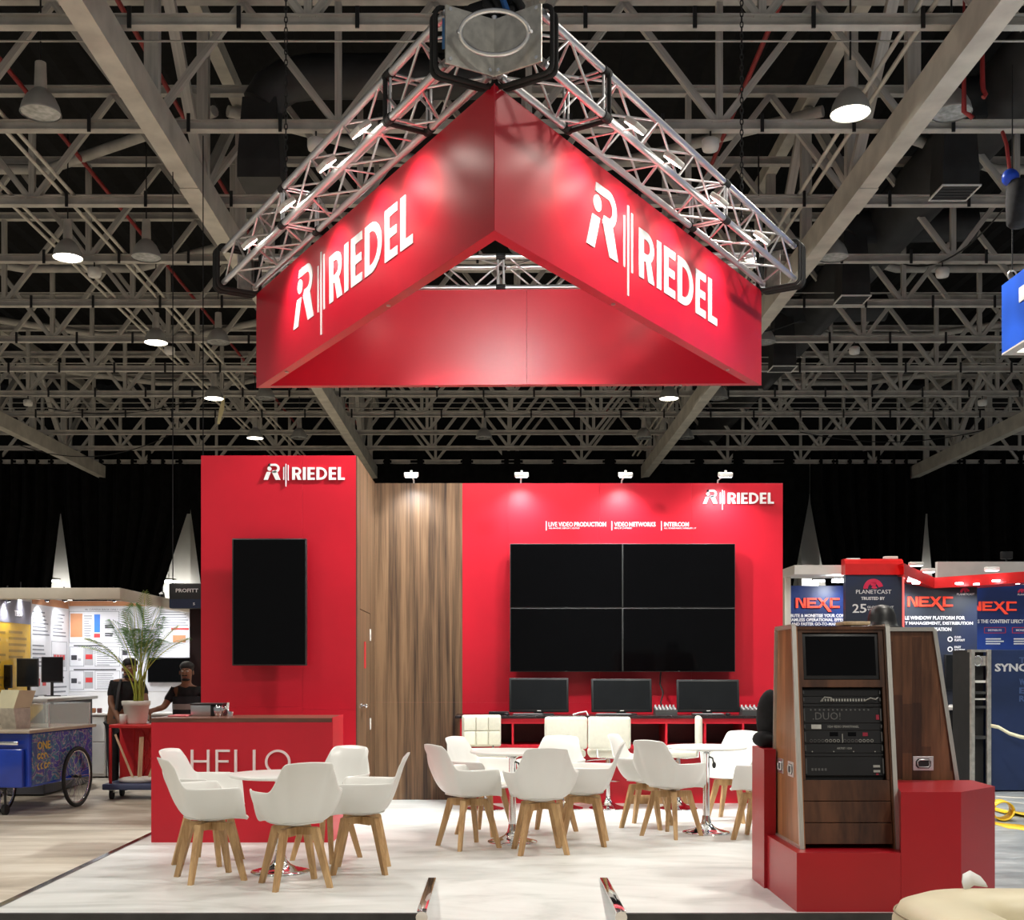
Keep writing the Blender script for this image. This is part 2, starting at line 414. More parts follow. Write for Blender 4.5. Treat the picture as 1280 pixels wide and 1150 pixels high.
# ------------------------------------------------------------------ roof: cross trusses, girders, deck
HB = HC+7.08; HT = 1.75
ORD = ['nearest','second','third','fourth','fifth','sixth','seventh','eighth','ninth','tenth','eleventh','farthest']
dkm = MB(); n = 150
for i in range(n+1):
    x = -22+44*i/n; z = HC+10.1+(.08 if i % 2 else 0)
    dkm.v += [(x, 6, z), (x, 42, z)]
dkm.f = [(2*i, 2*i+1, 2*i+3, 2*i+2) for i in range(n)]; dkm.sm = [False]*n
struct(dkm.build('ceiling', DECK), 'black corrugated roof deck')
CLIP = None
for k in range(12):
    D = 13.05+2.5*k
    xl = -620/1480*D-1.6; xr = 660/1480*D+1.6
    org = Vector((0, D, HB))
    t = thing('roof_truss', f'grey steel cross truss under the roof, {ORD[k]} of twelve from the camera', 'truss', org, 0, 'cross trusses under the roof')
    cw = .11
    def mb(name, p0, p1, a, b=None): return member(name, p0, p1, a, STEEL, t, 'box', b, org)
    for z in (HB+.065, HB+HT):
        # I-shaped chord: two flanges and a web in one mesh
        c = MB(); c.box(xl, xr, D-.065, D+.065, z-.065, z-.05); c.box(xl, xr, D-.065, D+.065, z+.05, z+.065); c.box(xl, xr, D-.012, D+.012, z-.05, z+.05)
        c.build('bottom_chord' if z < HB+1 else 'top_chord', STEEL, t)
    n0 = math.ceil((xl+7.07)/2.5); n1 = math.floor((xr+7.07)/2.5)
    for q in range(n0, n1+1):
        x = -7.07+2.5*q
        mb('vertical', (x, D, HB+.13), (x, D, HB+HT-.06), .085)
        for s_ in (-1, 1):
            if xl < x+s_*1.25 < xr:
                mb('diagonal', (x+s_*.06, D, HB+.13), (x+s_*1.25, D, HB+HT-.06), .085)
        if k < 9:
            for ox in (.55, 1.75):
                mb_ = member('hanger_clip', (x+ox, D-.075, HB-.04), (x+ox, D-.075, HB+.2), .045, BLACK, t, 'box', .02, org)
for gx, nm in ((-13.5,'outer left'), (-4.2,'inner left'), (5.1,'inner right'), (14.35,'outer right')):
    y0 = 9 if abs(gx) < 10 else 24
    org = Vector((gx, y0, HC+6.6))
    t = thing('roof_girder', f'long tan grey box girder truss running away under the roof, {nm} of four', 'girder', org, 0, 'long girders under the roof')
    MB().box(gx-.125, gx+.125, y0, 41.5, HC+6.6, HC+7.0).build('bottom_beam', STEEL_B, t)
    MB().box(gx-.1, gx+.1, y0, 41.5, HC+9.2, HC+9.45).build('top_beam', STEEL_B, t)
    yy = 14.5 if abs(gx) < 10 else 24.5
    i = 0
    yv = yy-5 if abs(gx) < 10 else yy
    while yv < 41:
        member('vertical', (gx, yv, HC+7.0), (gx, yv, HC+9.2), .16, STEEL, t, 'box', .14, org)
        if yv+2.5 < 41.5:
            a, b = (HC+7.05, HC+9.2) if i % 2 else (HC+9.2, HC+7.05)
            member('diagonal', (gx, yv+.1, a), (gx, yv+2.4, b), .14, STEEL, t, 'box', .12, org)
        yv += 2.5; i += 1
    # splice plates
    for ys in ((16.2, 24.5) if abs(gx) < 10 else (30,)):
        MB().box(gx-.135, gx+.135, ys, ys+.9, HC+6.588, HC+6.6).build('splice_plate', STEEL_B, t)
# thin members between the trusses: bracing tubes, pipes, conduits
def pipe(name, label, cat, pts, r, m, group=None, n=10):
    o = MB().tube(pts, r, n).build(name, m); tag(o, label, cat, group); return o
for x, lb in ((-6.9, 'leftmost'), (-4.8, 'middle'), (3.62, 'rightmost')):
    pipe('sprinkler_pipe', f'thin red sprinkler pipe running away under the roof, {lb} of three', 'pipe', [(x, 11, HC+8.5), (x, 41, HC+8.5)], .035, CABLE_R, 'red sprinkler pipes')
i = 0
for x, lb in ((-7.55, 'outermost left'), (-7.4, 'second left'), (-6.6, 'third left'), (-6.45, 'fourth left'), (4.78, 'left of the pair beside the right girder'), (4.62, 'right of the pair beside the right girder')):
    z = HC+7.26
    pipe('conduit', f'pale grey steel conduit running under the roof, {lb}', 'conduit', [(x, 10, z), (x, 40, z)], .028, STEEL_B, 'roof conduits')
for k, (D, ) in enumerate([(14.3,), (19.3,), (24.3,), (29.3,), (34.3,)]):
    for j, (z, w) in enumerate(((HC+7.75, 'upper'), (HC+7.6, 'lower'))):
        pipe('rod', f'thin dark rod across the roof space, {w} of the {ORD[k]} pair', 'rod', [(-620/1480*D-1, D, z), (660/1480*D+1, D, z)], .013, STEEL, 'thin cross rods', 6)
br = 0
for k in range(1, 10, 2):
    for gx0, gx1, side in ((-13.5,-4.2,'left'), (-4.2,5.1,'middle'), (5.1,14.35,'right')):
        D0 = 13.05+2.5*k-1.25
        mid = (gx0+gx1)/2
        if side == 'middle' and k < 3: continue
        zt = HC+8.55
        pipe('bracing_tube', f'thick pale bracing tube bent to a shallow V, {side} bay, {ORD[k]} truss gap', 'tube',
             [(gx0+.1, D0-1.2, zt), (mid-1.2, D0+.9, zt), (mid+1.2, D0+.9, zt), (gx1-.1, D0-1.2, zt)], .085, STEEL, 'roof bracing tubes')
# ducts
def duct_drop(cx, cy, zt, zb, label, s=.26, grille=True):
    t = thing('duct_drop', label, 'duct', (cx, cy, zb), 0, 'black air duct drops')
    b = MB(); b.add([(cx-s*.8,cy-s*.8,zt),(cx+s*.8,cy-s*.8,zt),(cx+s*.8,cy+s*.8,zt),(cx-s*.8,cy+s*.8,zt),(cx-s,cy-s,zb+.25),(cx+s,cy-s,zb+.25),(cx+s,cy+s,zb+.25),(cx-s,cy+s,zb+.25)],
        [(0,1,2,3),(0,4,5,1),(1,5,6,2),(2,6,7,3),(3,7,4,0),(7,6,5,4)]); b.box(cx-s,cx+s,cy-s,cy+s,zb,zb+.25); b.build('drop_box', DUCT, t)
    if grille:
        f = MB(); w = .02
        for a in ((cx-s-w,cx+s+w,cy-s-w,cy-s), (cx-s-w,cx+s+w,cy+s,cy+s+w), (cx-s-w,cx-s,cy-s,cy+s), (cx+s,cx+s+w,cy-s,cy+s)): f.box(*a, zb-.015, zb+.01)
        f.build('grille_frame', WHITE_M, t)
        for i in range(5):
            y = cy-s+.05+i*(2*s-.1)/4
            MB().box(cx-s, cx+s, y-.012, y+.012, zb-.008, zb).build('grille_slat', BLACK, t)
    return t
duct_drop(-3.32, 16.85, HC+8.05, HC+6.9, 'black cloth covered duct drop box under the round duct left of the hanging sign', .3, False)
duct_drop(6.62, 17.1, HC+8.1, HC+6.9, 'black duct drop with white framed grille right of the unlit lamp')
duct_drop(6.63, 22.05, HC+8.1, HC+6.9, 'black duct drop with white framed grille, second along the right duct')
duct_drop(6.55, 27.1, HC+8.1, HC+6.9, 'black duct drop with white framed grille, third along the right duct')
pipe('air_duct', 'round black air duct with elbow behind the left of the hanging sign', 'duct', [(-.1,16.85,HC+8.45),(-2.6,16.85,HC+8.45),(-2.95,16.85,HC+8.4),(-3.2,16.85,HC+8.25),(-3.32,16.85,HC+8.03)], .3, DUCT, 'black air ducts', 16)
pipe('air_duct', 'long round black air duct running away under the right of the roof', 'duct', [(7.4,15,HC+8.35),(7.4,41,HC+8.35)], .5, DUCT, 'black air ducts', 18)
for y, w in ((17.1,'first'), (22.05,'second'), (27.1,'third')):
    pipe('air_duct', f'short black branch duct leaving the long right duct, {w}', 'duct', [(8.9,y,HC+8.3),(6.6,y,HC+8.25),(6.5,y,HC+8.1)], .3, DUCT, 'black air ducts', 14)
# smoke detectors under the chords
for px, py, k, lb in ((395,179,1,'left of the hanging sign'), (888,186,1,'right of the hanging sign top'), (1178,342,3,'right of the unlit lamp by the girder'), (118,335,3,'below the lit lamp at left'), (212,432,5,'below the second lit lamp at left'), (35,492,7,'at far left, added'), (1068,436,5,'right of the red sign corner'), (1228,505,7,'far right under the roof')):
    D = 13.05+2.5*k; x = PXX(px, D)
    t = thing('ceiling_sensor', f'small white round sensor under a roof truss {lb}', 'sensor', (x, D, HB-.16), 0, 'white roof sensors')
    MB().lathe([(0,-.1),(.10,-.09),(.115,-.04),(.115,.04),(.09,.06),(0,.06)], 16).build('housing', WHITE_M, t, False)
    MB().cyl((0,0,.05), (0,0,.17), .012).build('stem', BLACK, t, False)

# high bay lamps
def bay(x, y, on, label, zr=HC+6.72):
    t = thing('high_bay_lamp', label, 'lamp', (x, y, zr), 0, 'high bay lamps under the roof')
    MB().lathe([(.235,0),(.243,.005),(.235,.03),(.215,.11),(.17,.2),(.11,.27),(.07,.3)], 24).build('shade', LAMPG, t, False)
    MB().lathe([(0,.012),(.12,.01),(.228,.012)], 24).build('lens', LAMP_ON if on else LAMP_OFF, t, False)
    MB().cyl((0,0,.29), (0,0,.62), .075, .065, 14).build('ballast_housing', STEEL, t, False)
    MB().cyl((0,0,.62), (0,0,2.1), .012, n=6).build('suspension_rod', BLACK, t, False)
    if on:
        l = bpy.data.lights.new('bay_light', 'SPOT'); l.energy = PW_BAY; l.spot_size = math.radians(135); l.spot_blend = .6; l.color = (1,.94,.84); l.shadow_soft_size = .2
        lo = bpy.data.objects.new('bay_light', l); COL.objects.link(lo); lo.parent = t; lo.location = (0,0,-.03)
rows = ['front row', 'second row', 'third row', 'fourth row', 'fifth row']
for j in range(5):
    D = 14.3+5*j
    for x, on, w in ((-6.98, True, 'left pair'), (-5.7, False, 'left pair'), (4.28, j != 4, 'right pair'), (5.5, False, 'right pair')):
        if j == 0 and x == -6.98: continue
        if j == 0 and x == -5.7: x = -5.5
        bay(x, D, on, f"grey dome high bay lamp, {'lit' if on else 'unlit'}, {'inner' if x in (-5.7,-5.5,4.28) else 'outer'} of the {w}, {rows[j]}")
for j, D in enumerate((9.3, 4.3, -.7)):
    for x in (-6.98, 4.28): bay(x, D, True, f"lit high bay lamp above the camera, {'left' if x < 0 else 'right'} column, {ORD[j]} row")
for j, D in enumerate((14.3, 24.3)):
    for x in (-18.2, 15.6): bay(x, D, True, f"grey dome high bay lamp, lit, out of view far {'left' if x < 0 else 'right'}, {ORD[j]} row")
bay(-.35, 34.3, False, 'grey dome high bay lamp, unlit, small, far behind the hanging sign')
# loose cables in the roof
def sag(a, b, d, n=14):
    a, b = Vector(a), Vector(b)
    return [a.lerp(b, i/n)-Vector((0,0,d*4*(i/n)*(1-i/n))) for i in range(n+1)]
for a, b, d, lb in ((P(1130,330,22),P(1270,240,18),.4,'right of the red sign'), (P(60,510,33),P(270,490,33),.35,'at left above the black drape'), (P(860,400,22),P(1000,400,24),.25,'beside the right corner of the red sign'), (P(20,555,36),P(210,545,36),.5,'low at far left'), (P(1000,540,35),P(1240,535,35),.35,'low at right above the drape')):
    pipe('loose_cable', f'thin dark cable sagging under the roof {lb}', 'cable', sag(a,b,d), .014, BLACK_M, 'loose roof cables', 6)
rb = MB(); pts = [P(280,496,30.48), P(277,512,30.48), P(273,530,30.48)]
rb.add([tuple(p+Vector((s*w,0.02*s,0))) for p, w in zip(pts, (.02,.06,.03)) for s in (-1,1)], [(0,1,3,2),(2,3,5,4)])
tag(rb.build('tape_ribbon', mat('pale_tape', (.7,.62,.35), .6)), 'pale ribbon of tape dangling from a truss at left', 'ribbon')

# ------------------------------------------------------------------ black drapes and hall wall behind
struct(MB().box(-24, 24, 43, 43.3, 0, 7.2).build('wall_back', PLAST), 'off white rear hall wall')
struct(MB().box(-24, 24, 43, 43.3, 7.2, 13).build('wall_upper', DECK), 'upper rear hall wall, black for the dark space under the roof')  # black colour stands in for the dark roof space above the drapes
MB().box(-24, 24, 41.8, 42.0, HC+7.25, HC+7.5).build('trim_1', STEEL_B)['kind'] = 'structure'
def drape(x0, x1, xb0, xb1, label, zt=HC+7.5, zb=2.0, zsplit=None):
    # hangs straight to zsplit, below that gathered to xb0..xb1
    b = MB(); nx, nz = 90, 16; zs = zsplit
    for j in range(nz+1):
        t = j/nz; z = zt+(zb-zt)*t
        k = 0 if z > zs else (zs-z)/(zs-zb)
        a, c = x0+(xb0-x0)*k, x1+(xb1-x1)*k
        for i in range(nx+1):
            u = i/nx; x = a+(c-a)*u
            b.v.append((x, 40.6+.16*math.sin(u*52+.4*math.sin(u*9+3*t))+.06*math.sin(u*131), z))
    w = nx+1
    b.f = [(j*w+i, j*w+i+1, (j+1)*w+i+1, (j+1)*w+i) for j in range(nz) for i in range(nx)]; b.sm = [True]*len(b.f)
    tag(b.build('stage_drape', CURT), label, 'curtain', 'black drapes on the rear wall')
DD = 40.6
def dx(px): return PXX(px, DD)
zc = PZ(735, DD)
drape(dx(-60), dx(74), dx(-70), dx(58), 'black drape at far left of the rear wall', zb=zc-1, zsplit=PZ(640,DD))
drape(dx(74), dx(236), dx(93), dx(190), 'black drape between the two pale gaps left of the red tower', zb=zc-1, zsplit=PZ(632,DD))
drape(dx(236), dx(544), dx(256), dx(530), 'black drape behind the red tower', zb=zc-1, zsplit=PZ(625,DD))
drape(dx(544), dx(1013), dx(552), dx(985), 'black drape behind the red back wall', zb=zc-1, zsplit=PZ(620,DD))
drape(dx(1013), dx(1160), dx(1040), dx(1148), 'black drape between the two pale gaps at right', zb=zc-1, zsplit=PZ(625,DD))
drape(dx(1160), dx(1360), dx(1170), dx(1360), 'black drape at far right of the rear wall', zb=zc-1, zsplit=PZ(650,DD))
for px, py, w in ((211,727.5,'left of the red tower'), (66,727,'at far left, added'), (1024,727,'right of the red back wall, added'), (1168,727,'at far right, added')):  # the last three lights are added to brighten the drape gaps
    p = P(px, py, 42.0); t = thing('corridor_downlight', f'small round ceiling light behind the drape gap {w}', 'lamp', p, 0, 'corridor lights behind the drapes')
    MB().cyl(p, p+Vector((0,0,.05)), .22, n=16).build('lens', LED_C, t); MB().cyl(p+Vector((0,0,.05)), p+Vector((0,0,.12)), .26, n=16).build('housing', WHITE_M, t)
    MB().cyl(p+Vector((0,0,.12)), (p.x,p.y,HC+7.3), .02, n=6).build('stem', WHITE_M, t)
    l = bpy.data.lights.new('corridor_light', 'POINT'); l.energy = 36; l.color = (1,.96,.9); l.shadow_soft_size = .2
    lo = bpy.data.objects.new('corridor_light', l); COL.objects.link(lo); lo.parent = t; lo.location = (0,0,-.15)
for px, w in ((232,'left'), (1030,'right')):
    o = MB().box(dx(px)-.3, dx(px)+.3, 42.4, 42.98, 0, 9).build('trim_2', PLAST); o['kind'] = 'structure'
# ------------------------------------------------------------------ hanging triangular sign
A = Vector((-.011, 8.087)); B = Vector((-2.55, 12.60)); C = Vector((2.80, 12.49))
ZB, ZT = 4.515, 5.515
cen = (A+B+C)/3
sg = thing('hanging_sign', 'red triangular hanging sign of three panels below an aluminium truss', 'sign', (cen.x, cen.y, ZB))
def outn(p, q):
    d = (q-p).normalized(); nn = Vector((d.y, -d.x))
    if nn.dot((p+q)/2-cen) < 0: nn = -nn
    return d, nn
TH = .095
def inset(p):     # corner of the triangle moved in by the panel thickness
    ls = []
    for a, b in ((A,B),(B,C),(C,A)):
        d, nn = outn(a, b); ls.append((a-nn*TH, d))
    res = {}
    def isec(l1, l2):
        (p1, d1), (p2, d2) = l1, l2
        k = d1.x*d2.y-d1.y*d2.x; t = ((p2-p1).x*d2.y-(p2-p1).y*d2.x)/k; return p1+d1*t
    return isec(ls[0], ls[2]) if p is A else (isec(ls[0], ls[1]) if p is B else isec(ls[1], ls[2]))
Ai, Bi, Ci = inset(A), inset(B), inset(C)
for p, q, pi, qi, nm in ((A,B,Ai,Bi,'left'), (A,C,Ai,Ci,'right')):
    if nm == 'right': pass
    poly = [tuple(p), tuple(q), tuple(qi), tuple(pi)]
    MB().prism(poly, ZB, ZT).build('front_panel', RED_B, sg)
mB, mBi = B.lerp(C,.54), Bi.lerp(Ci,.54); gg = (C-B).normalized()*.0015
MB().prism([tuple(B), tuple(mB-gg), tuple(mBi-gg), tuple(Bi)], ZB, ZT).build('rear_panel', RED_B, sg)
MB().prism([tuple(mB+gg), tuple(C), tuple(Ci), tuple(mBi+gg)], ZB, ZT).build('rear_panel', RED_B, sg)
MB().cyl((A.x, A.y-.002, ZB), (A.x, A.y-.002, ZT), .006, n=8).build('corner_bead', RED_B, sg)
for p, q in ((A,B),(A,C),(B,C)):
    d, nn = outn(p, q)
    for t in (.36, .84):
        c = p.lerp(q, t)-nn*TH*.5
        MB().cyl((c.x,c.y,ZB-.012), (c.x,c.y,ZB), .018, n=10).build('bolt', ALU_D, sg)
# logos on the two front panels
dAC, nAC = outn(A, C); dAB, nAB = outn(A, B)
oR = A+dAC*1.32+nAC*.001
logo('logo_sign', 'large white company logo on the right face of the hanging red sign', frame((oR.x,oR.y,4.835), (dAC.x,dAC.y,0), (0,0,1)), 2.66, .006)
oL = B-dAB*1.17+nAB*.001
logo('logo_sign', 'large white company logo on the left face of the hanging red sign', frame((oL.x,oL.y,4.835), (-dAB.x,-dAB.y,0), (0,0,1)), 2.72, .006)

# ------------------------------------------------------------------ box truss above the sign
TB, ZT0 = .33, ZT+.06
tr = thing('lighting_truss', 'silver aluminium box truss triangle carrying the red sign', 'truss', (cen.x, cen.y, ZT0))
org = Vector((cen.x, cen.y, ZT0))
def v3(p, z): return Vector((p.x, p.y, z))
legs = []
for p, q, nm in ((A,B,'left'), (A,C,'right'), (B,C,'rear')):
    d, nn = outn(p, q); L = (q-p).length
    s0, s1 = (.0, L-.02) if nm != 'rear' else (-.05, L+.05)
    legs.append((p, d, nn, L, nm))
    cr = .029
    def at(s, i, j, p=p, d=d, nn=nn): return v3(p+d*s+nn*(.03+TB*i), ZT0+TB*j)
    for i in (0,1):
        for j in (0,1):
            cuts = [s0, .95, 3.3, s1] if nm != 'rear' else [s0, 2.6, s1]
            for a, b in zip(cuts[:-1], cuts[1:]):
                member('chord_tube', at(a+.012,i,j), at(b-.012,i,j), cr, ALU, tr, 'cyl', None, org, 14)
    n = 14; st = (s1-s0-.1)/n
    for face in range(4):
        for k in range(n):
            a, b = s0+.05+st*k, s0+.05+st*(k+1)
            fl = k % 2
            if face == 0: e0, e1 = (0,0), (0,1)      # inner side
            if face == 1: e0, e1 = (1,0), (1,1)      # outer side
            if face == 2: e0, e1 = (0,0), (1,0)      # bottom
            if face == 3: e0, e1 = (0,1), (1,1)      # top
            if fl: e0, e1 = e1, e0
            member('brace_tube', at(a,*e0), at(b,*e1), .0105, ALU, tr, 'cyl', None, org, 7)
    for c in ([.95, 3.3] if nm != 'rear' else [2.6]):
        for e0, e1 in (((0,0),(0,1)),((0,1),(1,1)),((1,1),(1,0)),((1,0),(0,0))):
            for ds in (-.03, .03): member('end_frame_bar', at(c+ds,*e0), at(c+ds,*e1), .011, ALU, tr, 'cyl', None, org, 7)
        for i in (0,1):
            for j in (0,1): member('black_strap', at(c-.05,i,j), at(c+.05,i,j), .036, BLACK_M, tr, 'cyl', None, org, 12)
# corner: a bevelled end plate on each front leg with a bent ring across both, and black padding loops
for d, nn, sgn in ((dAB, nAB, -1), (dAC, nAC, 1)):
    up = Vector((0,0,1)); o = v3(A+nn*.012-d*.03, ZT0-.03)
    M = frame(o, (nn.x*1.0, nn.y*1.0, 0), up)
    w, hh = TB+.05, TB+.06
    b = MB(); b.bbox(0, w, 0, hh, -.008, .008, .003, M=M, seg=1, smooth=False); b.build('corner_plate', ALU_D, tr)
    pts = [M @ Vector((.0+.28*math.sin(t), hh*.48+.125*math.cos(t), (-.03 if sgn < 0 else .03))) for t in [PI*i/16 for i in range(17)]]
    for cx_, cz_ in ((w-.03,.03),(w-.03,hh-.03),(.05,.03)):
        p = M @ Vector((cx_, cz_, 0)); nrm = Vector((-d.x,-d.y,0))
        MB().cyl(p-nrm*.012, p+nrm*.022, .013, n=8).build('bolt', CHROME, tr)
    for ds, gr in ((.06, .05), (.14, .035), (.97, .012)):
        pts = []
        for i, j in ((0,0),(1,0),(1,1),(0,1)):
            for a in range(5):
                ang = {(0,0):PI, (1,0):1.5*PI, (1,1):0, (0,1):.5*PI}[(i,j)]+a*PI/8
                q = A+d*ds+nn*(.03+TB*i+(gr+.01)*math.cos(ang))
                pts.append(v3(q, ZT0+TB*j+(gr+.01)*math.sin(ang)))
        MB().tube(pts, .017, 8, True).build('padding_loop', BLACK_M, tr)
rc = v3(A, ZT0+.15)+Vector((0,-.26,0))
MB().tube([rc+Vector((.225*math.cos(t_), -.06*math.sin(t_), .115*math.sin(t_))) for t_ in [2*PI*i/36 for i in range(36)]], .016, 8, True).build('ring_tube', ALU, tr)
for s_ in (-1,1): MB().cyl(rc+Vector((.225*s_,0,0)), rc+Vector((.245*s_,-.02,0)), .012, n=8).build('ring_lug', ALU, tr)
MB().cyl(v3(A, ZT0-.03)+Vector((0,-.02,0)), v3(A, ZT0+TB+.06)+Vector((0,-.02,0)), .019, n=12).build('corner_post', ALU, tr)
for p, (d1, n1), (d2, n2) in ((B, (-dAB, nAB), outn(B,C)), (C, (-dAC, nAC), (-outn(B,C)[0], outn(B,C)[1]))):
    for ds in (-.12, -.06, .03):
        pts = []
        for i, j in ((0,0),(1,0),(1,1),(0,1)):
            for a in range(5):
                ang = {(0,0):PI, (1,0):1.5*PI, (1,1):0, (0,1):.5*PI}[(i,j)]+a*PI/8
                q = p+d1*ds+n1*(.03+TB*i+.06*math.cos(ang))
                pts.append(v3(q, ZT0+TB*j+.06*math.sin(ang)))
        MB().tube(pts, .017, 8, True).build('padding_loop', BLACK_M, tr)
    w = (n1+n2).normalized(); M = frame(v3(p+w*.12-Vector((w.y,-w.x))*.16, ZT0-.02), (w.y,-w.x,0) if False else (-w.y*-1,w.x*-1,0), (0,0,1))
    MB().bbox(0, .32, 0, .36, -.006, .006, .003, M=M, seg=1, smooth=False).build('corner_plate', ALU_D, tr)
# bundle of cables and cloth on the front corner
bl = MB(); random.seed(3)
for i in range(9):
    a = random.uniform(0, 2*PI); r = random.uniform(.05,.2)
    c = v3(A, ZT0+TB+.12)+Vector((0,.25,0))
    bl.tube([c+Vector((r*math.cos(a+t*1.3)*(1.4-.2*t), .2*math.sin(a+t), .03*i-.05+.1*math.sin(t*2+i))) for t in [k*.6 for k in range(9)]], .03, 7)
bl.sphere(tuple(v3(A, ZT0+TB+.18)+Vector((.0,.3,0))), .22, sc=(1.3,.8,.7))
o = bl.build('cable_bundle', BLACK_M); tag(o, 'heap of black cables on the front corner of the truss', 'cables')
o = MB().bbox(-.012, .012, -.05, .05, 0, .28, .004, M=Matrix.Translation(v3(A, ZT0+TB+.06)+Vector((.1,-.02,0))) @ Matrix.Rotation(-.35,4,'Y')).build('strap', mat('blue_strap', (.02,.12,.4), .6)); tag(o, 'blue webbing strap on the front corner of the truss', 'strap')
o = MB().bbox(-.03, .03, -.004, .004, 0, .22, .003, M=Matrix.Translation(v3(A+nAB*.36+dAB*.02, ZT0+.1)) @ Matrix.Rotation(-.5,4,'Z')).build('tape_label', mat('blue_tape', (.07,.2,.45), .5)); tag(o, 'blue tape tag on the left side of the truss corner', 'tape')
# chains to the roof
for p, lb in ((A+Vector((0,.3)), 'front corner'), (B+Vector((.35,-.2)), 'left corner'), (C+Vector((-.25,-.2)), 'right corner')):
    t = thing('chain_hoist', f'black lifting chain and hook above the {lb} of the truss', 'chain', v3(p, ZT0+TB), 0, 'lifting chains of the truss')
    z0 = ZT0+TB+.02
    MB().sphere((p.x,p.y,z0+.08), .06, sc=(1,.8,1.2)).build('hook_block', BLACK_M, t)
    ln = MB()
    z = z0+.16; i = 0
    ztop = HB+.1 if p is not None else 0
    while z < ztop:
        a = .016
        M = Matrix.Translation((p.x,p.y,z)) @ Matrix.Rotation((PI/2)*(i%2),4,'Z')
        ln.tube([M @ Vector((a*math.cos(t_), 0, .036*math.sin(t_))) for t_ in [2*PI*k/8 for k in range(8)]], .006, 5, True)
        z += .056; i += 1
    ln.build('chain_links', BLACK_M, t, kind='stuff')

# ------------------------------------------------------------------ lamps on the truss
def aim(o, frm, to):
    o.location = frm; o.rotation_mode = 'QUATERNION'; o.rotation_quaternion = (Vector(to)-Vector(frm)).to_track_quat('-Z','Y')
def spot(name, parent, frm, to, e, ang, blend=.5, col=(1,.95,.86), size=.05):
    l = bpy.data.lights.new(name, 'SPOT'); l.energy = e; l.spot_size = math.radians(ang); l.spot_blend = blend; l.color = col; l.shadow_soft_size = size
    o = bpy.data.objects.new(name, l); COL.objects.link(o); o.parent = parent
    aim(o, Vector(frm)-parent.location, Vector(to)-parent.location); return o
SIDE = ['nearest', 'second', 'third', 'farthest']
for p, d, nn, L, nm in legs[:2]:
    for i, s in enumerate((1.2, 1.9, 2.85, 3.9)):
        base = v3(p+d*s+nn*.03, ZT+.07); head = v3(p+d*s+nn*.47, ZT+.045)
        t = thing('arm_floodlight', f'small floodlight on an arm over the {nm} face of the red sign, {SIDE[i]} of four', 'floodlight', base, 0, 'arm floodlights over the sign')
        MB().tube([base, head], .008, 6).build('arm', ALU, t)
        tgt = v3(p+d*s, ZB+.45)
        z = (head-tgt).normalized(); x = Vector((d.x,d.y,0)); y = z.cross(x).normalized()
        M = Matrix((x,y,z)).transposed().to_4x4(); M.translation = head
        MB().bbox(-.09,.09,-.06,.06,0,.045,.012,M=M).build('housing', WHITE_M, t)
        MB().box(-.08,.08,-.05,.05,-.004,.0,M=M).build('lens', LED, t)
        spot('flood_light', t, head-z*.02, tgt, PW_FLOOD, 100, .8, (1,.97,.88), .06)
# par cans inside the triangle that light the stand
def par(pos, tgt, label, e, ang=62, size=.12):
    if tgt[2] > 4: ang = 110
    t = thing('stage_spotlight', label, 'spotlight', pos, 0, 'spotlights on the truss aimed at the stand')
    z = (Vector(pos)-Vector(tgt)).normalized(); M = z.to_track_quat('Z','Y').to_matrix().to_4x4(); M.translation = Vector(pos)
    b = MB(); b.lathe([(.085,-.02),(.085,.12),(.07,.17),(.0,.19)], 18, M); b.build('can', BLACK, t)
    b = MB(); b.lathe([(0,-.012),(.078,-.012)], 18, M); b.build('lens', LED, t)
    MB().tube([Vector(pos)+Vector((-.1,0,.02)), Vector(pos)+Vector((-.1,0,.17)), Vector(pos)+Vector((.1,0,.17)), Vector(pos)+Vector((.1,0,.02))], .008, 6).build('yoke', BLACK, t)
    MB().cyl(Vector(pos)+Vector((0,0,.17)), Vector(pos)+Vector((0,0,.30)), .018, n=8).build('clamp', BLACK, t)
    spot('stage_light', t, Vector(pos)-z*.03, tgt, e, ang, .7, (.97,1,.98), size)
zz = ZT-.05
for p, d, nn, L, nm in legs[:2]:
    for i, (s, tg, k) in enumerate(((1.0, (-1.5 if nm == 'right' else 1.5, 12.5, 5.15), .22), (2.4, (-2.1 if nm == 'right' else 2.2, 11.6, 1.8), 2.5), (3.5, (-.6 if nm == "right" else 1.0, 12.9, 1.7), .85))):
        q = p+d*s-nn*.33
        par((q.x,q.y,zz), tg, f'black spotlight inside the {nm} leg of the truss, {SIDE[i]} of three', PW_PAR*k)
for i, s in enumerate((1.5, 3.2)):
    q = B+outn(B,C)[0]*s-outn(B,C)[1]*.3
    par((q.x,q.y,zz+.28), (q.x*.6, 8.6, .1), f"black spotlight on the rear truss leg facing the front, {'left' if i == 0 else 'right'} of two", PW_PAR*.5, 80)
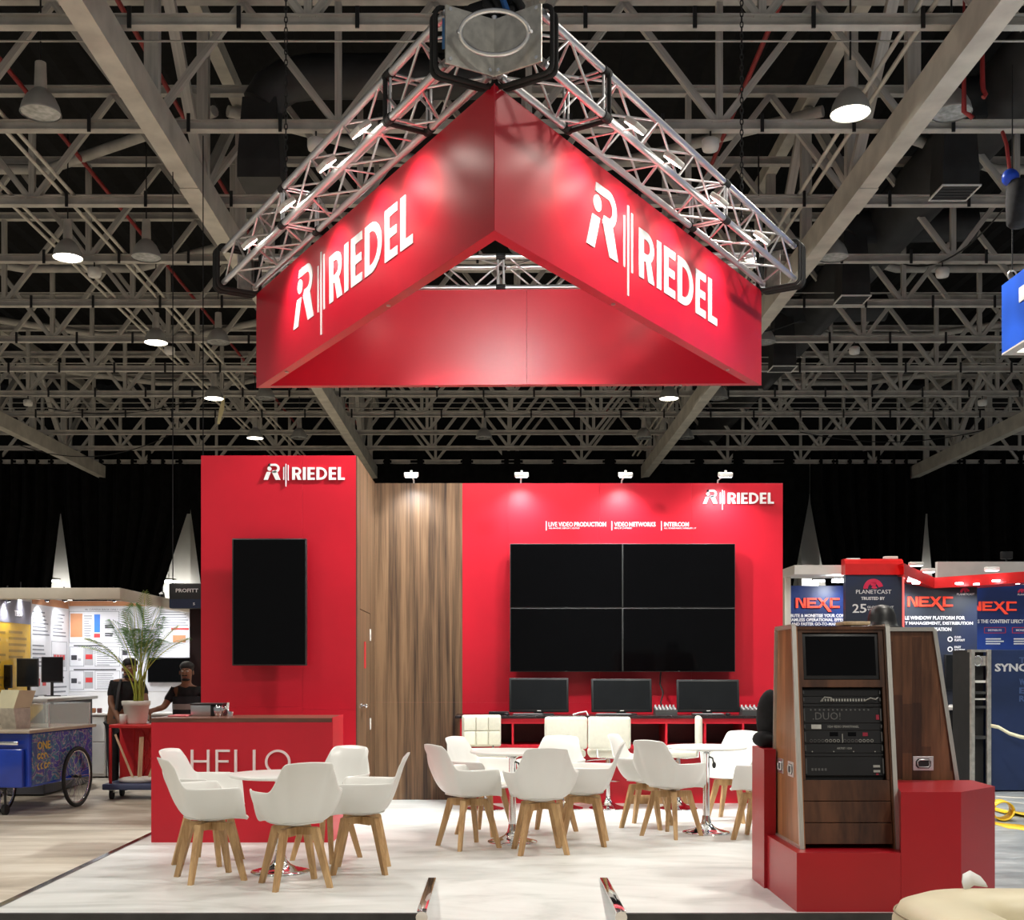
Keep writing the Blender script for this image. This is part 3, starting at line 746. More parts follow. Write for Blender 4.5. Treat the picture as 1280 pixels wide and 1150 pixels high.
# ------------------------------------------------------------------ shell armchairs
def sstep(a, b, x):
    t = max(0, min(1, (x-a)/(b-a))); return t*t*(3-2*t)
def make_armchair():
    t = thing('shell_armchair', 'x', 'chair', (0,0,0), 0, 'white shell armchairs on oak legs')
    NT, NR = 144, 16; zs = .418
    v = []; f = []
    def rim(th):        # th = 0 front (+x), pi = back
        a = abs(th); deg = math.degrees(a)
        h_arm = .638; h_back = .835; h_lip = .412
        h = h_lip+(h_arm-h_lip)*sstep(44, 66, deg)
        h += .03*sstep(60,110,deg)*(1-sstep(112,140,deg))*0
        u_ = max(0, min(1, (deg-131)/(156-131))); h += (h_back-.01-h_arm)*sstep(0,1,u_**1.15)
        if deg > 156: h += .010*math.sin((deg-156)/24*PI/2)
        Rf, Rs, Rk = .235, .29, .325
        c, s_ = math.cos(a), math.sin(a)
        rx = Rf if c > 0 else Rk
        e = 2.5
        R = (abs(c/rx)**e+abs(s_/Rs)**e)**(-1/e)
        return R, h
    def base(th):
        a = abs(th); c, s_ = math.cos(a), math.sin(a)
        rx = .215 if c > 0 else .175; e = 2.4
        return (abs(c/rx)**e+abs(s_/.175)**e)**(-1/e)
    def bez(p0,p1,p2,p3,u):
        w = 1-u; return tuple(w**3*a+3*w*w*u*b+3*w*u*u*c+u**3*d for a,b,c,d in zip(p0,p1,p2,p3))
    for j in range(NR+1):
        for i in range(NT):
            th = -PI+2*PI*i/NT; R, h = rim(th); Rb = base(th); r0 = 5
            if j <= r0:
                q = .68*Rb*j/r0; z = zs-.022+.022*(j/r0)**2
            else:
                u = (j-r0)/(NR-r0)
                q, z = bez((.68*Rb,zs),(1.22*Rb,zs+.004),(1.2*Rb+(R-1.2*Rb)*(.62-.34*sstep(115,160,abs(math.degrees(th)))), zs+.36*(h-zs)),(R,h), u)
                if u > .9 and abs(math.degrees(th)) > 150: q += .02*(u-.9)/.1       # rolled top of the back
            v.append((q*math.cos(th), q*math.sin(th), z))
    for j in range(NR):
        for i in range(NT):
            f.append((j*NT+i, (j+1)*NT+i, (j+1)*NT+(i+1)%NT, j*NT+(i+1)%NT))
    o = MB().add(v, f, True).build('shell', WHITE, t, False)
    m = o.modifiers.new('thickness', 'SOLIDIFY'); m.thickness = .012; m.offset = 0
    m2 = o.modifiers.new('smooth', 'SUBSURF'); m2.levels = 1; m2.render_levels = 1
    c = MB(); pr = [(0,.452),(.10,.455),(.165,.452),(.185,.44),(.19,.425)]
    n = 28; vv = []; ff = []
    for r, z in pr:
        for i in range(n):
            th = 2*PI*i/n; k = (abs(math.cos(th))**3.2+abs(math.sin(th))**3.2)**(-1/3.2)
            vv.append((.022+r*k*math.cos(th), r*k*math.sin(th)*.93, z-.006))
    for a in range(len(pr)-1):
        for i in range(n): ff.append((a*n+i, (a+1)*n+i, (a+1)*n+(i+1)%n, a*n+(i+1)%n))
    c.add(vv, ff, True).build('seat_cushion', CUSH, t, False)
    for sx_ in (1,-1):
        for sy_ in (1,-1):
            top = Vector((.10*sx_, .10*sy_, .385)); foot = Vector((.18*sx_, .18*sy_, 0))
            x = Vector((sx_, sy_, 0)).normalized(); y = Vector((-sy_, sx_, 0)).normalized()
            vv = []
            for pz, w in ((foot,.016), (top,.024)):
                for a, b_ in ((-1,-1),(1,-1),(1,1),(-1,1)): vv.append(pz+x*a*w*1.1+y*b_*w*.9)
            MB().add(vv, [(3,2,1,0),(4,5,6,7),(0,1,5,4),(1,2,6,5),(2,3,7,6),(3,0,4,7)]).build('leg', OAK, t, False)
    for s_ in (1,-1):
        x = Vector((1,s_,0)).normalized(); y = Vector((-s_,1,0)).normalized(); vv = []
        for z, ln in ((.335+.004*s_, .115), (.388+.001*s_, .16)):
            for a, b_ in ((-1,-1),(1,-1),(1,1),(-1,1)): vv.append(x*a*ln+y*b_*.021+Vector((0,0,z)))
        MB().add(vv, [(3,2,1,0),(4,5,6,7),(0,1,5,4),(1,2,6,5),(2,3,7,6),(3,0,4,7)]).build('cross_beam', OAK, t, False)
    return t
ch0 = make_armchair(); first = True
chairs = [
 (-1.316, 7.77, 115, 'white shell armchair with its back to the camera at the front table'),
 (-1.935, 8.02, 29, 'white shell armchair in front of the word HELLO, nearer of the left two'),
 (-2.118, 8.72, -14, 'white shell armchair beside the counter front, farther of the left two'),
 (-.95, 8.33, 182, 'white shell armchair seen from the side right of the front table'),
 (-1.27, 8.86, 242, 'white shell armchair facing the camera between front table and counter end'),
 (-.221, 9.47, 31, 'white shell armchair at the middle table, nearer of the left two'),
 (-.09, 10.25, -31, 'white shell armchair at the middle table, farther of the left two'),
 (.343, 9.20, 97, 'white shell armchair with its back to the camera at the middle table'),
 (.71, 9.65, 172, 'white shell armchair in side view right of the middle table'),
 (.47, 10.26, 250, 'white shell armchair behind the middle table facing the camera'),
 (1.496, 10.1, 45, 'white shell armchair turned away at the right table, nearer of the left two'),
 (1.36, 10.68, -25, 'white shell armchair at the right table, farther of the left two'),
 (2.22, 11.15, 238, 'white shell armchair behind the right table facing the camera'),
 (2.22, 9.92, 150, 'white shell armchair half hidden by the red podium')]
for x, y, a, lb in chairs:
    if first: ch0.location = (x,y,PF); ch0.rotation_euler = (0,0,math.radians(a)); ch0['label'] = lb; first = False
    else: dup(ch0, (x,y,PF), math.radians(a), lb)

# ------------------------------------------------------------------ round tables
def table(x, y, H, label, lever):
    t = thing('round_table', label, 'table', (x,y,PF), 0, 'round white tables on chrome pedestals')
    MB().lathe([(0,H-.022),(.33,H-.022),(.345,H-.018),(.35,H-.008),(.347,H),(.34,H+.002),(0,H+.002)], 48).build('table_top', WHITE, t, False)
    MB().cyl((0,0,.07), (0,0,H-.03), .03, n=20).build('column', CHROME, t, False)
    MB().lathe([(.205,0),(.207,.006),(.2,.012),(.16,.02),(.11,.034),(.07,.055),(.045,.085),(.036,.12),(.034,.15)], 36).build('pedestal_foot', CHROME, t, False)
    MB().lathe([(.035,H-.06),(.05,H-.05),(.10,H-.028),(.10,H-.022)], 20).build('top_plate', CHROME, t, False)
    if lever:
        MB().tube([(.0,.0,H-.08),(.05,-.03,H-.1),(.06,-.035,H-.15)], .008, 6).build('lever', BLACK, t, False)
        MB().sphere((.062,-.036,H-.16), .018, sc=(1,1,1.6)).build('lever_knob', BLACK, t, False)
    return t
table(-1.51, 8.29, .687, 'round white table in front of the red reception counter', False)
table(.135, 9.73, .75, 'round white table in the middle of the platform', True)
table(1.827, 10.29, .75, 'round white table beside the red podium', True)

# ------------------------------------------------------------------ bar stools
def stool(x, y, rz, label, quilt, zt=.945, first_=None):
    t = thing('bar_stool', label, 'stool', (x,y,PF), rz, 'white bar stools at the desk')
    # forward is +x; seat and back
    s = .60
    MB().bbox(-.19,.20,-.205,.205,s-.07,s+.01,.03,seg=3).build('seat', CREAM, t, False)
    if quilt:      # three by two padded squares on the face of the back
        bk = MB().bbox(-.235,-.19,-.205,.205,s+.02,zt,.02,seg=3).build('backrest', CREAM, t, False)
        hh = (zt-s-.05)/2
        for j in range(2):
            for i in range(3):
                y0 = -.195+i*.13; z0 = s+.035+j*hh
                MB().bbox(-.205,-.172,y0+.002,y0+.128,z0+.002,z0+hh-.002,.012,seg=3).build('quilted_square', CREAM, bk, False)
    else:
        MB().bbox(-.24,-.175,-.215,.215,s+.02,zt,.028,seg=4).build('backrest', CREAM, t, False)
    MB().tube([(-.2,-.12,s+.06),(-.2,-.12,s-.06),(-.1,-.05,s-.08),(0,0,s-.08),(-.1,.05,s-.08),(-.2,.12,s-.06),(-.2,.12,s+.06)], .011, 6).build('back_bracket', CHROME, t, False)
    MB().cyl((0,0,.05),(0,0,s-.07), .024, n=16).build('column', CHROME, t, False)
    MB().cyl((0,0,.3),(0,0,s-.1), .031, n=16).build('gas_sleeve', CHROME, t, False)
    MB().lathe([(.195,0),(.197,.006),(.19,.012),(.14,.022),(.09,.04),(.055,.065),(.032,.1),(.028,.13)], 32).build('pedestal_foot', CHROME, t, False)
    MB().tube([(.03,-.02,.28),(.12,-.12,.27),(.2,-.1,.26),(.23,0,.26),(.2,.1,.26),(.12,.12,.27),(.03,.02,.28)], .011, 8).build('foot_rest', CHROME, t, False)
    MB().tube([(0,.02,s-.1),(.05,.15,s-.11),(.05,.22,s-.12)], .006, 6).build('lever', CHROME, t, False)
    return t
stool(PXX(606,12.0), 12.05, math.radians(-80), 'white bar stool with quilted back facing the camera at the left', True, zt=.95)
stool(PXX(705,12.1), 12.1, math.radians(92), 'white bar stool with plain back to the camera, left of the adjoining two', False)
stool(PXX(760,12.1), 12.1, math.radians(88), 'white bar stool with plain back to the camera, right of the adjoining two', False)
stool(PXX(847,12.1), 12.08, math.radians(172), 'white bar stool turned sideways beside the right table', False)

# ------------------------------------------------------------------ reception counter
CXa, CXb, CY0, CY1 = -2.825, -1.337, 9.7, 10.36; CT = PZ(897.5, 9.7)
ct = thing('reception_counter', 'red reception counter with walnut top and the word HELLO', 'counter', ((CXa+CXb)/2, 10, PF))
slab('front_panel', CXa, CXb, CY0, CY0+.03, PF, CT-.035, RED, ct)
slab('side_panel', CXa, CXa+.03, CY0+.031, CY1, PF, CT-.035, RED, ct); slab('side_panel', CXb-.03, CXb, CY0+.031, CY1, PF, CT-.035, RED, ct)
slab('shelf', CXa+.03, CXb-.03, CY0+.1, CY1-.05, .55, .575, RED, ct)
MB().bbox(CXa, CXb-.006, CY0-.004, CY1+.01, CT-.035, CT, .003, seg=1, smooth=False).build('counter_top', WALNUT_D, ct)
slab('end_cap', CXb-.006, CXb, CY0-.004, CY1+.01, CT-.035, CT+.004, RED, ct)
Mc = frame((0, CY0-.0005, 0), (1,0,0), (0,0,1))
zb_, zt_ = PZ(967.5, CY0), PZ(937, CY0); hh = zt_-zb_; st = .020
def hb(bb): return bb.build('letter', LETTER_P, ct)
def rct(b, x0, x1, y0, y1): b.prism([(x0,y0),(x1,y0),(x1,y1),(x0,y1)], 0, .02, Mc); return b
xH0, xH1 = PXX(239,CY0), PXX(262.2,CY0)
b = MB(); rct(b, xH0, xH0+st, zb_, zt_); rct(b, xH1-st, xH1, zb_, zt_); rct(b, xH0+st, xH1-st, zb_+hh*.48, zb_+hh*.48+st*.9); hb(b)
xE0, xE1 = PXX(270,CY0), PXX(287.5,CY0)
b = MB(); rct(b, xE0, xE0+st, zb_, zt_); rct(b, xE0+st, xE1, zb_, zb_+st*.9); rct(b, xE0+st, xE1, zt_-st*.9, zt_); rct(b, xE0+st, xE1-.01, zb_+hh*.48, zb_+hh*.48+st*.9); hb(b)
for px in (293.5, 316.5):
    x = PXX(px,CY0); b = MB(); rct(b, x, x+st, zb_, zt_); rct(b, x+st, x+.105, zb_, zb_+st*.9); hb(b)
b = MB(); b.ring(PXX(347.5,CY0), (zb_+zt_)/2, hh/2-st*.9, hh/2, 0, 2*PI, 0, .02, Mc, 40, 1.04); hb(b)
# on the counter
t = thing('coffee_machine', 'stainless box with black side on the reception counter', 'machine', (PXX(251,10.15), 10.15, CT))
x0, x1, x2 = PXX(239,10.1), PXX(264,10.1), PXX(283,10.1); z1 = PZ(881,10.1)
MB().bbox(x0, x1, 10.08, 10.32, CT, z1, .004).build('stainless_body', mat('stainless', (.62,.62,.62), .3, 1.0, var=.05), t)
MB().bbox(x1, x1+.09, 10.09, 10.32, CT, z1, .004).build('black_side', BLACK, t)
MB().bbox(x0-.005, x1+.1, 10.07, 10.33, z1, z1+.012, .003).build('lid', BLACK, t)
t = thing('chrome_taps', 'chrome spouts and jug beside the stainless box on the counter', 'taps', (PXX(276,10.1), 10.12, CT))
xx = PXX(273,10.1)
MB().lathe([(0,0),(.035,0),(.04,.03),(.045,.07),(.03,.1),(.0,.105)], 18, Matrix.Translation((xx,10.1,CT))).build('jug', CHROME, t)
MB().tube([(xx+.03,10.1,CT+.03),(xx+.07,10.1,CT+.08),(xx+.09,10.1,CT+.03)], .012, 8).build('spout', CHROME, t)
MB().cyl((xx+.075,10.1,CT+.06),(xx+.085,10.1,CT+.115), .014, .009).build('lever', WHITE_M, t)
MB().cyl((xx+.1,10.1,CT),(xx+.1,10.1,CT+.04), .028, n=16).build('cup', CHROME, t)
o = MB().bbox(PXX(216,10.1), PXX(238,10.1), 9.95, 10.2, CT, CT+.012, .003).build('tray', mat('pink_tray', (.6,.12,.14), .4)); tag(o, 'flat red tray on the left end of the counter', 'tray')
# ------------------------------------------------------------------ screens
t = thing('wall_display', 'portrait black display hung on the red tower', 'display', (PXX(336,11.1), 11.12, PZ(752,11.1)))
y0, y1 = 11.085, 11.15; a = (PXX(290,y0), PXX(383,y0), PZ(832,y0), PZ(673,y0))
MB().bbox(a[0], a[1], y0, y1, a[2], a[3], .006).build('housing', BEZEL, t)
MB().box(a[0]+.012, a[1]-.012, y0-.002, y0, a[2]+.012, a[3]-.012).build('screen', SCREEN, t)
MB().box((a[0]+a[1])/2-.2, (a[0]+a[1])/2+.2, y1, TY, 1.9, 2.4).build('wall_bracket', BLACK, t)
Yv = 12.74
xv = [637.3, 778.2, 919.3]; yv_ = [679.3, 760, 840]
for j, (w1, rr) in enumerate((('upper', 0), ('lower', 1))):
    for i, w2 in enumerate(('left', 'right')):
        x0, x1 = PXX(xv[i],Yv)+.002, PXX(xv[i+1],Yv)-.002; z1, z0 = PZ(yv_[j],Yv)-.002, PZ(yv_[j+1],Yv)+.002
        t = thing('video_wall_display', f'{w1} {w2} black display of the four panel video wall', 'display', ((x0+x1)/2, Yv, z0), 0, 'video wall displays')
        MB().bbox(x0, x1, Yv, Yv+.09, z0, z1, .004).build('housing', BEZEL_G, t)
        MB().box(x0+.006, x1-.006, Yv-.002, Yv, z0+.006, z1-.006).build('screen', SCREEN, t)
        MB().box((x0+x1)/2-.012, (x0+x1)/2+.012, Yv-.004, Yv-.0005, z0+.001, z0+.008).build('badge', BEZEL_G, t)
        MB().box((x0+x1)/2-.25, (x0+x1)/2+.25, Yv+.09, BY, (z0+z1)/2-.15, (z0+z1)/2+.15).build('wall_bracket', BLACK, t)
# ------------------------------------------------------------------ desk along the back wall
DYF = 12.35; DX0, DX1 = PXX(575,DYF), 3.05; DT = PZ(894.5,DYF)
dz0 = PZ(931,DYF)
dsk = thing('wall_desk', 'long red desk with open compartments and black top below the video wall', 'desk', ((DX0+DX1)/2, 12.6, PF))
MB().bbox(DX0-.05, DX1, DYF-.02, BY-.002, DT-.03, DT, .003, seg=1, smooth=False).build('desk_top', mat('black_desk_top', (.02,.012,.013), .25, var=.2), dsk)
slab('fascia_rail', DX0+.021, DX1-.02, DYF, DYF+.02, DT-.085, DT-.031, RED, dsk)
slab('bottom_shelf', DX0+.021, DX1-.02, DYF, BY-.01, dz0-.04, dz0, RED, dsk)
slab('side_panel', DX0, DX0+.02, DYF, BY-.01, PF, DT-.031, RED, dsk); slab('side_panel', DX1-.02, DX1, DYF, BY-.01, PF, DT-.031, RED, dsk)
for px in (641, 689, 737, 785, 833, 881.5, 929):
    x = PXX(px,DYF); slab('divider', x-.011, x+.011, DYF, BY-.06, dz0+.001, DT-.086, RED, dsk)
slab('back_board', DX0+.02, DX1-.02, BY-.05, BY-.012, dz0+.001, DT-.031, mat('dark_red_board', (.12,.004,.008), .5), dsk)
slab('kick_panel', DX0+.02, DX1-.02, DYF+.22, DYF+.24, PF, dz0-.041, RED, dsk)
o = MB().bbox(PXX(784,12.5), PXX(862,12.5), 12.5, 12.55, PF, PF+.09, .004).build('wooden_plank', OAK); tag(o, 'short wooden plank on edge under the desk', 'plank')
# three monitors on the desk
for i, (xa, xb, ya, yb, rz) in enumerate(((636.5,711,847,893.5,0), (739.5,815.5,848,894.8,.02), (846.5,924.5,849,896,-.03))):
    Ym = 12.55; x0, x1 = PXX(xa,Ym), PXX(xb,Ym); xc = (x0+x1)/2; w = x1-x0; hgt = PZ(ya,Ym)-DT-.03
    lb = ['left','middle','right'][i]
    t = thing('desk_monitor', f'black touch monitor on the desk, {lb} of three', 'monitor', (xc, Ym, DT), rz, 'monitors on the desk')
    M = Matrix.Translation((0,0,.03)) @ Matrix.Rotation(-.14,4,'X')
    MB().bbox(-w/2, w/2, 0, .035, 0, hgt, .006, M=M).build('housing', BLACK, t, False)
    MB().box(-w/2+.022, w/2-.022, -.002, 0, .03, hgt-.022, M=M).build('screen', SCREEN_G, t, False)
    MB().box(-.02, .02, -.003, -.0005, .01, .018, M=M).build('badge', WHITE_M, t, False)
    MB().bbox(-.16, .16, -.02, .17, 0, .015, .005).build('stand_foot', BLACK, t, False)
    MB().box(-.05, .05, .06, .1, .015, hgt*.6).build('stand_neck', BLACK, t, False)
    if i != 1:
        pass
KEY = mat('grey_keycaps', (.35,.35,.36), .5, var=.1)
def keyboard(px0, px1, Y, label):
    x0, x1 = PXX(px0,Y), PXX(px1,Y); t = thing('keyboard', label, 'keyboard', ((x0+x1)/2, Y, DT), 0, 'keyboards on the desk')
    MB().bbox(x0, x1, Y-.06, Y+.06, DT, DT+.014, .004).build('base', BLACK, t)
    k = MB(); n = 14
    for r in range(4):
        for c in range(n):
            xx = x0+.008+(x1-x0-.016)*c/n; yy = Y-.05+r*.026; k.box(xx, xx+(x1-x0-.016)/n-.004, yy, yy+.02, DT+.014, DT+.02)
    k.build('keys', KEY, t, kind='stuff')
keyboard(641, 679, 12.42, 'black keyboard in front of the left desk monitor')
keyboard(866, 905, 12.42, 'black keyboard in front of the right desk monitor')
keyboard(745, 790, 12.42, 'black keyboard in front of the middle desk monitor')
for px, lb in ((633.5,'left'), (910,'right')):
    x = PXX(px,12.42); o = MB().sphere((x,12.42,DT+.012), .03, sc=(1,1.5,.55)).build('computer_mouse', BLACK); tag(o, f'black computer mouse beside the {lb} keyboard', 'mouse', 'mice on the desk')
o = MB().bbox(PXX(611,12.55), PXX(636,12.55), 12.5, 12.7, DT, DT+.035, .004).build('media_box', BLACK); tag(o, 'flat black box on the left end of the desk', 'box')
KNOB = mat('pale_knob', (.6,.6,.6), .4)
for px0, px1, lb in ((818,845,'between the middle and right monitors'), (926,957,'at the right end of the desk')):
    Y = 12.5; x0, x1 = PXX(px0,Y), PXX(px1,Y); t = thing('control_panel', f'black control panel with pale knobs {lb}', 'control panel', ((x0+x1)/2, Y, DT), 0, 'control panels on the desk')
    b = MB(); b.add([(x0,Y-.1,DT),(x1,Y-.1,DT),(x1,Y+.1,DT),(x0,Y+.1,DT),(x0,Y-.1,DT+.055),(x1,Y-.1,DT+.055),(x1,Y+.1,DT+.085),(x0,Y+.1,DT+.085)], [(0,3,2,1),(4,5,6,7),(0,1,5,4),(1,2,6,5),(2,3,7,6),(3,0,4,7)]); b.build('case', BEZEL_G, t)
    random.seed(px0)
    for r in range(3):
        for c in range(6):
            xx = x0+(x1-x0)*(c+.5)/6; yy = Y-.07+r*.06; zz_ = DT+.055+.15*(yy-Y+.1)
            member('knob', (xx,yy,zz_), (xx,yy,zz_+.018+.012*(r == 2)), .009, KNOB, t, 'cyl', None, Vector(t.location), 8)
pipe('power_cable', 'black cable hanging below the video wall to the desk', 'cable', [P(826,840,12.8), P(825,855,12.82), P(829,866,12.8), P(826,878,12.8), P(831,893,12.75)], .009, BLACK_M, 'desk cables', 6)
pipe('power_cable', 'white cable with plug lying between left and middle monitors', 'cable', [P(716,893.5,12.5), P(724,891,12.5), P(733,889.5,12.5), P(735,894,12.45)], .008, WHITE_M, 'desk cables', 6)
# ------------------------------------------------------------------ picture lights on the wall tops
for i, (px, lb) in enumerate(((514,'over the walnut panel'), (652,'left over the red wall'), (782,'middle over the red wall'), (907,'over the wall logo'))):
    Yl = 12.52; x = PXX(px,Yl); z = PZ(594,Yl); xw = x+(.02 if i == 3 else 0)
    t = thing('wall_arm_light', f'small white arm floodlight {lb}', 'lamp', (x,Yl,z), 0, 'arm lights on top of the wall')
    MB().tube([(xw-.03 if i == 3 else xw,12.93,WT-.02),(xw-.03 if i == 3 else xw,12.9,WT+.03),(x,Yl,z+.01)], .009, 6).build('arm', WHITE_M, t)
    M = Matrix.Translation((x,Yl,z)) @ Matrix.Rotation(.25,4,'X')
    MB().bbox(-.075,.075,-.02,.05,-.02,.028,.008,M=M).build('housing', WHITE_M, t)
    MB().box(-.06,.06,-.012,.042,-.024,-.02,M=M).build('lens', LED_C, t)
    MB().bbox(-.012,.012,-.01,.02,.028,.05,.003,M=M).build('knuckle', WHITE_M, t)
    spot('wall_light', t, (x,Yl+.01,z-.03), (x,12.9,z-.85), PW_WALL, 120, .8, (.90,.94,1) if i else (.85,.93,1), .03)
# ------------------------------------------------------------------ red podium with two racks
ZL, ZR, ZH = .445, .80, 1.0
pd = thing('display_podium', 'red stepped podium with chamfered corner carrying the two racks', 'podium', (2.4, 7.4, PF))
MB().prism([(1.755,6.91),(2.362,6.91),(2.56,7.66),(2.56,7.775),(1.812,7.775),(1.755,7.66)], PF, ZL).build('low_step', RED_P, pd)
MB().prism([(2.3635,6.91),(2.715,6.91),(3.055,7.25),(3.08,7.66),(2.562,7.66)], PF, ZR).build('high_block', RED_P, pd)
MB().prism([(1.735,7.662),(1.811,7.662),(1.811,7.778),(2.36,7.778),(2.36,8.02),(1.735,8.02)], PF, ZH).build('rear_block', RED_P, pd)
MB().prism([(2.362,7.78),(2.562,7.78),(2.562,7.662),(3.1,7.662),(3.1,8.45),(2.362,8.45)], PF, ZL-.001).build('rear_step', RED_P, pd)

RW, RD, RH, LEAN, TD = .565, .71, 1.335, .20, .43
GREYU = mat('rack_unit_black', (.007,.007,.008), .4, .1, var=.2)
GREYT = mat('faint_grey_print', (.09,.09,.09), .5)
PALEP = mat('pale_print', (.30,.30,.28), .5)
MAG = mat('magenta_light', (.25,.01,.03), .4)
def rack(loc, rz, label, front):
    t = thing('equipment_rack', label, 'rack', loc, rz, 'walnut equipment racks')
    prof = [(0,0),(RD,0),(LEAN+TD,RH),(LEAN,RH)]      # (depth, height)
    w = RW/2
    for s in (-1,1):
        x0, x1 = (s*w-.018*s, s*w) if s > 0 else (s*w, s*w+.018)
        sp = MB(); n = 4
        sp.v = [(x0,y,z) for y,z in prof]+[(x1,y,z) for y,z in prof]
        sp.f = [(0,1,2,3),(7,6,5,4)]+[(i,4+i,4+(i+1)%n,(i+1)%n) for i in range(n)]; sp.sm = [False]*6
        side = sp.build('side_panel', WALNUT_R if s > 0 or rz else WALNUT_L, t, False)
        if s < 0 and rz:      # staves of the visible side
            pass
        # aluminium edge profiles around each side
        for i in range(4):
            a, b = prof[i], prof[(i+1)%4]; xo = s*(w+.004)
            member('edge_profile', (xo,a[0],a[1]), (xo,b[0],b[1]), .026, ALU_D, t, 'box', .026)
        for yy in (.27,.53):
            M = frame((s*(w+.001), yy, .455), (0,-1 if s < 0 else 1,0), (0,0,1))
            h_ = MB(); h_.bbox(-.068,.068,-.047,.047,0,.004,.002,M=M,seg=1,smooth=False); hp = h_.build('handle_plate', ALU, t, False)
            r_ = MB(); r_.prism([(-.05,-.015),(-.035,-.032),(.035,-.032),(.05,-.015),(.05,.015),(.035,.032),(-.035,.032),(-.05,.015)], .004, .006, M); r_.build('handle_recess', BEZEL, hp, False)
            q_ = MB(); q_.tube([M @ Vector(p) for p in ((-.04,-.01,.009),(-.03,-.024,.009),(.03,-.024,.009),(.04,-.01,.009),(.035,.012,.009),(.042,.024,.009),(-.025,.024,.009),(-.04,.012,.009))], .005, 6, True); q_.build('handle_ring', ALU, hp, False)
    MB().box(-w+.018, w-.018, LEAN+.0, LEAN+TD, RH-.02, RH).build('top_panel', WALNUT_R, t, False)
    bk = MB(); bk.add([(-w+.018,RD-.02,0),(w-.018,RD-.02,0),(w-.018,LEAN+TD-.02,RH-.02),(-w+.018,LEAN+TD-.02,RH-.02)], [(0,1,2,3)]); bk.add([(-w+.018,RD-.005,0),(w-.018,RD-.005,0),(w-.018,LEAN+TD-.005,RH-.02),(-w+.018,LEAN+TD-.005,RH-.02)], [(3,2,1,0)]); bk.build('back_panel', WALNUT_R, t, False)
    LF = math.hypot(LEAN, RH)
    F = frame((0, .012, 0), (1,0,0), (0,LEAN,RH))      # x right, y up the front, z out
    iw = w-.02
    # fascia boards: bottom drawers, rail, top frame
    v = [.02, .115, .21, .305]
    for a, b in zip(v[:-1], v[1:]):
        MB().bbox(-iw, iw, LF*a+.002, LF*b-.002, -.02, .0, .002, M=F, seg=1, smooth=False).build('drawer_front', WALNUT_R, t, False)
    MB().box(-iw, iw, LF*.722, LF*.755, -.02, 0, M=F).build('rail', WALNUT_R, t, False)
    MB().box(-iw, iw, LF*.972, LF*.998, -.02, 0, M=F).build('top_rail', WALNUT_R, t, False)
    for s in (-1,1):
        MB().box(min(s*iw,s*(iw-.03)), max(s*iw,s*(iw-.03)), LF*.755, LF*.972, -.02, 0, M=F).build('stile', WALNUT_R, t, False)
        MB().box(min(s*iw,s*(iw-.018)), max(s*iw,s*(iw-.018)), LF*.305, LF*.722, -.02, 0, M=F).build('stile', WALNUT_R, t, False)
    mo = MB().bbox(-iw+.03, iw-.03, LF*.757, LF*.968, -.06, -.008, .004, M=F).build('rack_monitor', BLACK, t, False)
    MB().box(-iw+.05, iw-.05, LF*.775, LF*.955, -.008, -.006, M=F).build('screen', SCREEN, mo, False)
    MB().box(-iw+.018, iw-.018, LF*.305, LF*.722, -.3, -.05, M=F).build('rack_interior', BLACK_M, t, False)
    if not front: return t
    # rack units, from the top
    z = LF*.715; U = .0445
    def unit(nu, kind):
        nonlocal z
        z1, z0 = z, z-U*nu+.002; z -= U*nu
        u = MB().bbox(-iw+.022, iw-.022, z0, z1, -.04, -.03, .002, M=F, seg=1, smooth=False).build('rack_unit', GREYU, t, False)
        Fm = F @ Matrix.Translation((0,0,-.03))
        def tx(s, x, y, w_, h_, m, bold=0):
            vv, ff = text_geo(s, bold, 1.0)
            xa = min(p.x for p in vv); xb = max(p.x for p in vv); ya = min(p.y for p in vv); yb = max(p.y for p in vv)
            MB().add([((p.x-xa)/(xb-xa)*w_+x, (p.y-ya)/(yb-ya)*h_+y, (p.z+.5)*.002) for p in vv], ff, False, Fm).build('lettering', m, u, False)
        if kind == 'cables':
            k = MB(); random.seed(4)
            for i in range(16): k.box(-.12+i*.017, -.111+i*.017, z0+.012, z0+.028, 0, .004, M=Fm)
            k.build('port_row', PALEP, u, False)
            k = MB(); k.tube([Fm @ Vector(p) for p in ((.14,z0+.015,.01),(.17,z0+.03,.03),(.2,z0+.02,.03),(.22,z0+.034,.01))], .004, 5); k.tube([Fm @ Vector(p) for p in ((-.13,z0+.01,.01),(-.11,z0+.035,.03),(-.07,z0+.03,.03),(-.05,z0+.012,.01))], .004, 5); k.build('patch_cable', PALEP, u, False)
        if kind == 'duo':
            tx('.DUO!', -.18, z0+.02, .17, .045, GREYT)
            for i in range(14): member('button', (0,0,0), (0,0,1), .005, GREYT, u, 'cyl', None, Vector((0,0,0)), 6).matrix_local = Fm @ Matrix.Translation((-.19+i*.027, z1-.016, 0)) @ Matrix.Diagonal((.006,.006,.004,1))
            MB().box(.205,.225,z0+.02,z0+.05,0,.003,M=Fm).build('status_light', MAG, u, False)
        if kind == 'label':
            tx('1024 VIDEO SMARTPANEL', -.09, z0+.015, .19, .014, PALEP)
            MB().box(-.19,-.13,z0+.008,z1-.008,0,.002,M=Fm).build('brushed_plate', ALU_D, u, False)
